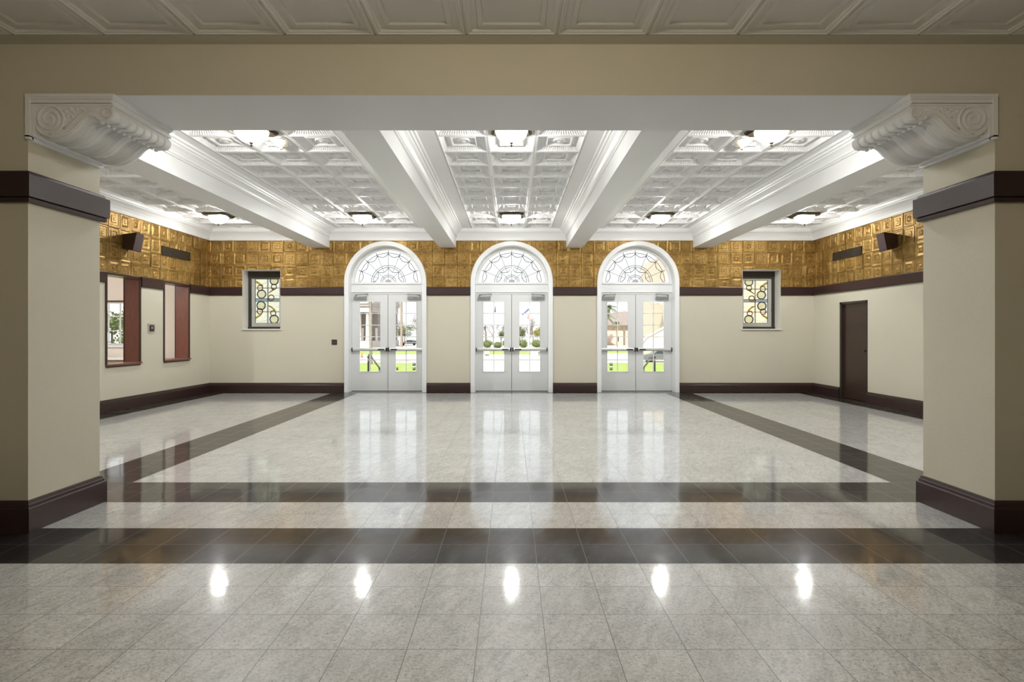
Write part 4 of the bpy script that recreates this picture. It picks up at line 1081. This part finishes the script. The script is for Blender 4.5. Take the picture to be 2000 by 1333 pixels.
def car(x, y, rz, paint, label):
    root = empty('car', (x, y, GZ)); tag(root, label, 'car'); root.rotation_euler.z = rz
    mb = MB()
    side = [(-2.25, .35), (-2.28, .62), (-2.15, .86), (-1.2, .98), (-.65, 1.40), (.75, 1.46), (1.75, 1.35), (2.15, .95), (2.25, .6), (2.2, .32)]
    rows = [[(p[0], yy*(1 if p[1] < 1. else .86), p[1]) for p in side] for yy in (-.88, -.5, .5, .88)]
    mb.grid(rows, 0, False); mb.poly([(p[0], -.88*(1 if p[1] < 1. else .86), p[1]) for p in side]); mb.poly([(p[0], .88*(1 if p[1] < 1. else .86), p[1]) for p in side][::-1])
    mb.poly([(-2.25, -.88, .35), (2.2, -.88, .32), (2.2, .88, .32), (-2.25, .88, .35)])
    mb.build('body', paint, root)
    for s in (-1, 1):
        mb = MB()
        for q in ([(-1.05, 1.0), (-.58, 1.34), (-.02, 1.37), (-.02, 1.0)], [(.05, 1.0), (.05, 1.37), (.75, 1.38), (.95, 1.0)], [(1.05, 1.0), (.85, 1.36), (1.6, 1.28), (1.85, 1.0)]):
            mb.poly([(a, s*(.895 if b < 1.1 else .775), b) for a, b in q])
        mb.build('side_windows', M['tint'], root)
    for wx in (-1.4, 1.4):
        for s in (-1, 1):
            mb = MB(); mb.lathe([(.0, -.1), (.33, -.1), (.34, -.06), (.34, .06), (.33, .1), (0, .1)], n=20, cap=False); mb.v = [(wx+a, s*.80+c_, .34+b) for a, b, c_ in mb.v]; mb.build('wheel', M['tyre'], root)
    mb = MB(); mb.box(-2.32, -2.2, -.8, .8, .38, .52); mb.build('bumper', M['rail'], root)
    mb = MB(); mb.box(2.16, 2.28, -.8, .8, .38, .52); mb.build('bumper', M['rail'], root)
car(17.2, 64.6, 0, M['carpaint'], 'dark grey car parked on the road outside third arched doors')
car(-27.0, 148, .2, M['carlight'], 'small silver car far away outside the first arched doors')

# columned building
root = empty('columned_building', (-39.5, 130, GZ)); tag(root, 'pale stone building with a row of tall columns', 'building'); root.rotation_euler.z = radians(-14)
mb = MB(); mb.box(-10, 9, -2.4, 12, 0, 1.5); mb.build('podium', M['greystone'], root)
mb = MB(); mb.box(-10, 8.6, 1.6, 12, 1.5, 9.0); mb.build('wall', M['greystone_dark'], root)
mb = MB(); mb.box(-10.2, 8.8, -1.6, 12, 8.0, 9.4); mb.box(-10.5, 9.2, -2.0, 12, 9.4, 12.2); mb.box(-10.8, 9.5, -2.3, 12, 9.9, 10.3); mb.build('entablature', M['greystone'], root)
for k in range(9):
    mb = MB(); mb.lathe([(.62, 0), (.62, .2), (.5, .3), (.46, 3.4), (.40, 6.0), (.42, 6.1), (.6, 6.3), (.62, 6.5)], (-9.0+2.05*k, -.8, 1.5), 14); mb.build('column', M['greystone'], root)
# brick house
root = empty('brick_house', (36, 150, GZ)); tag(root, 'pink brick house with brown hip roof', 'house')
mb = MB(); mb.box(-14, 5, 0, 14, 0, 5.4); mb.build('wall', M['brick_pink'], root)
mb = MB(); zE, zR = 5.3, 9.2
e = [(-15, -1.2, zE), (6.5, -1.2, zE), (6.5, 15, zE), (-15, 15, zE)]; r_ = [(-7, 7, zR), (-1, 7, zR)]
mb.poly([e[0], e[1], r_[1], r_[0]]); mb.poly([e[1], e[2], r_[1]]); mb.poly([e[2], e[3], r_[0], r_[1]]); mb.poly([e[3], e[0], r_[0]]); mb.poly(e[::-1]); mb.build('roof', M['shingle'], root)
for x in (-11.5, -8.2, -3.4):
    mb = MB(); mb.box(x, x+.9, -.06, .02, .9, 2.6); f = mb.build('window', M['white'], root); mb = MB(); mb.box(x+.08, x+.82, -.08, -.05, .98, 2.52); mb.build('pane', M['dark_void'], f)
for x in (-6.4, -4.4):
    mb = MB(); mb.box(x, x+.35, -1.1, -.8, 0, 5.3); mb.build('porch_post', M['bark'], root)
# tan building with stair parapet
root = empty('tan_building', (27.5, 95, GZ)); tag(root, 'tall tan brick building with sloping cream stair wall', 'building')
mb = MB(); mb.box(-1.0, 16, 2, 20, 0, 17); mb.build('tower', M['brick_tan'], root)
mb = MB(); mb.prism([(-5.6, 0), (-5.6, 1.4), (-4.9, 2.4), (-1.2, 4.4), (-1.2, 0)], 'y', -1.2, -.8); mb.prism([(-1.2, 0), (-1.2, 4.4), (8, 4.8), (8, 0)], 'y', -1.2, -.8); mb.build('stair_wall', M['stucco'], root)
mb = MB(); mb.prism([(-5.8, 1.4), (-5.0, 2.5), (-1.2, 4.55), (8, 4.95), (8, 5.2), (-1.3, 4.8), (-5.2, 2.7), (-6.0, 1.5)], 'y', -1.35, -.65); mb.build('coping', M['stone'], root)
mb = MB(); mb.tube([(-2.0, -.5, 4.6), (-2.0, -.5, 8.0), (-3.0, -.5, 8.4)], .12, 6); mb.box(-3.8, -.8, .4, 2, 8.3, 8.7); mb.build('canopy', M['stucco'], root)
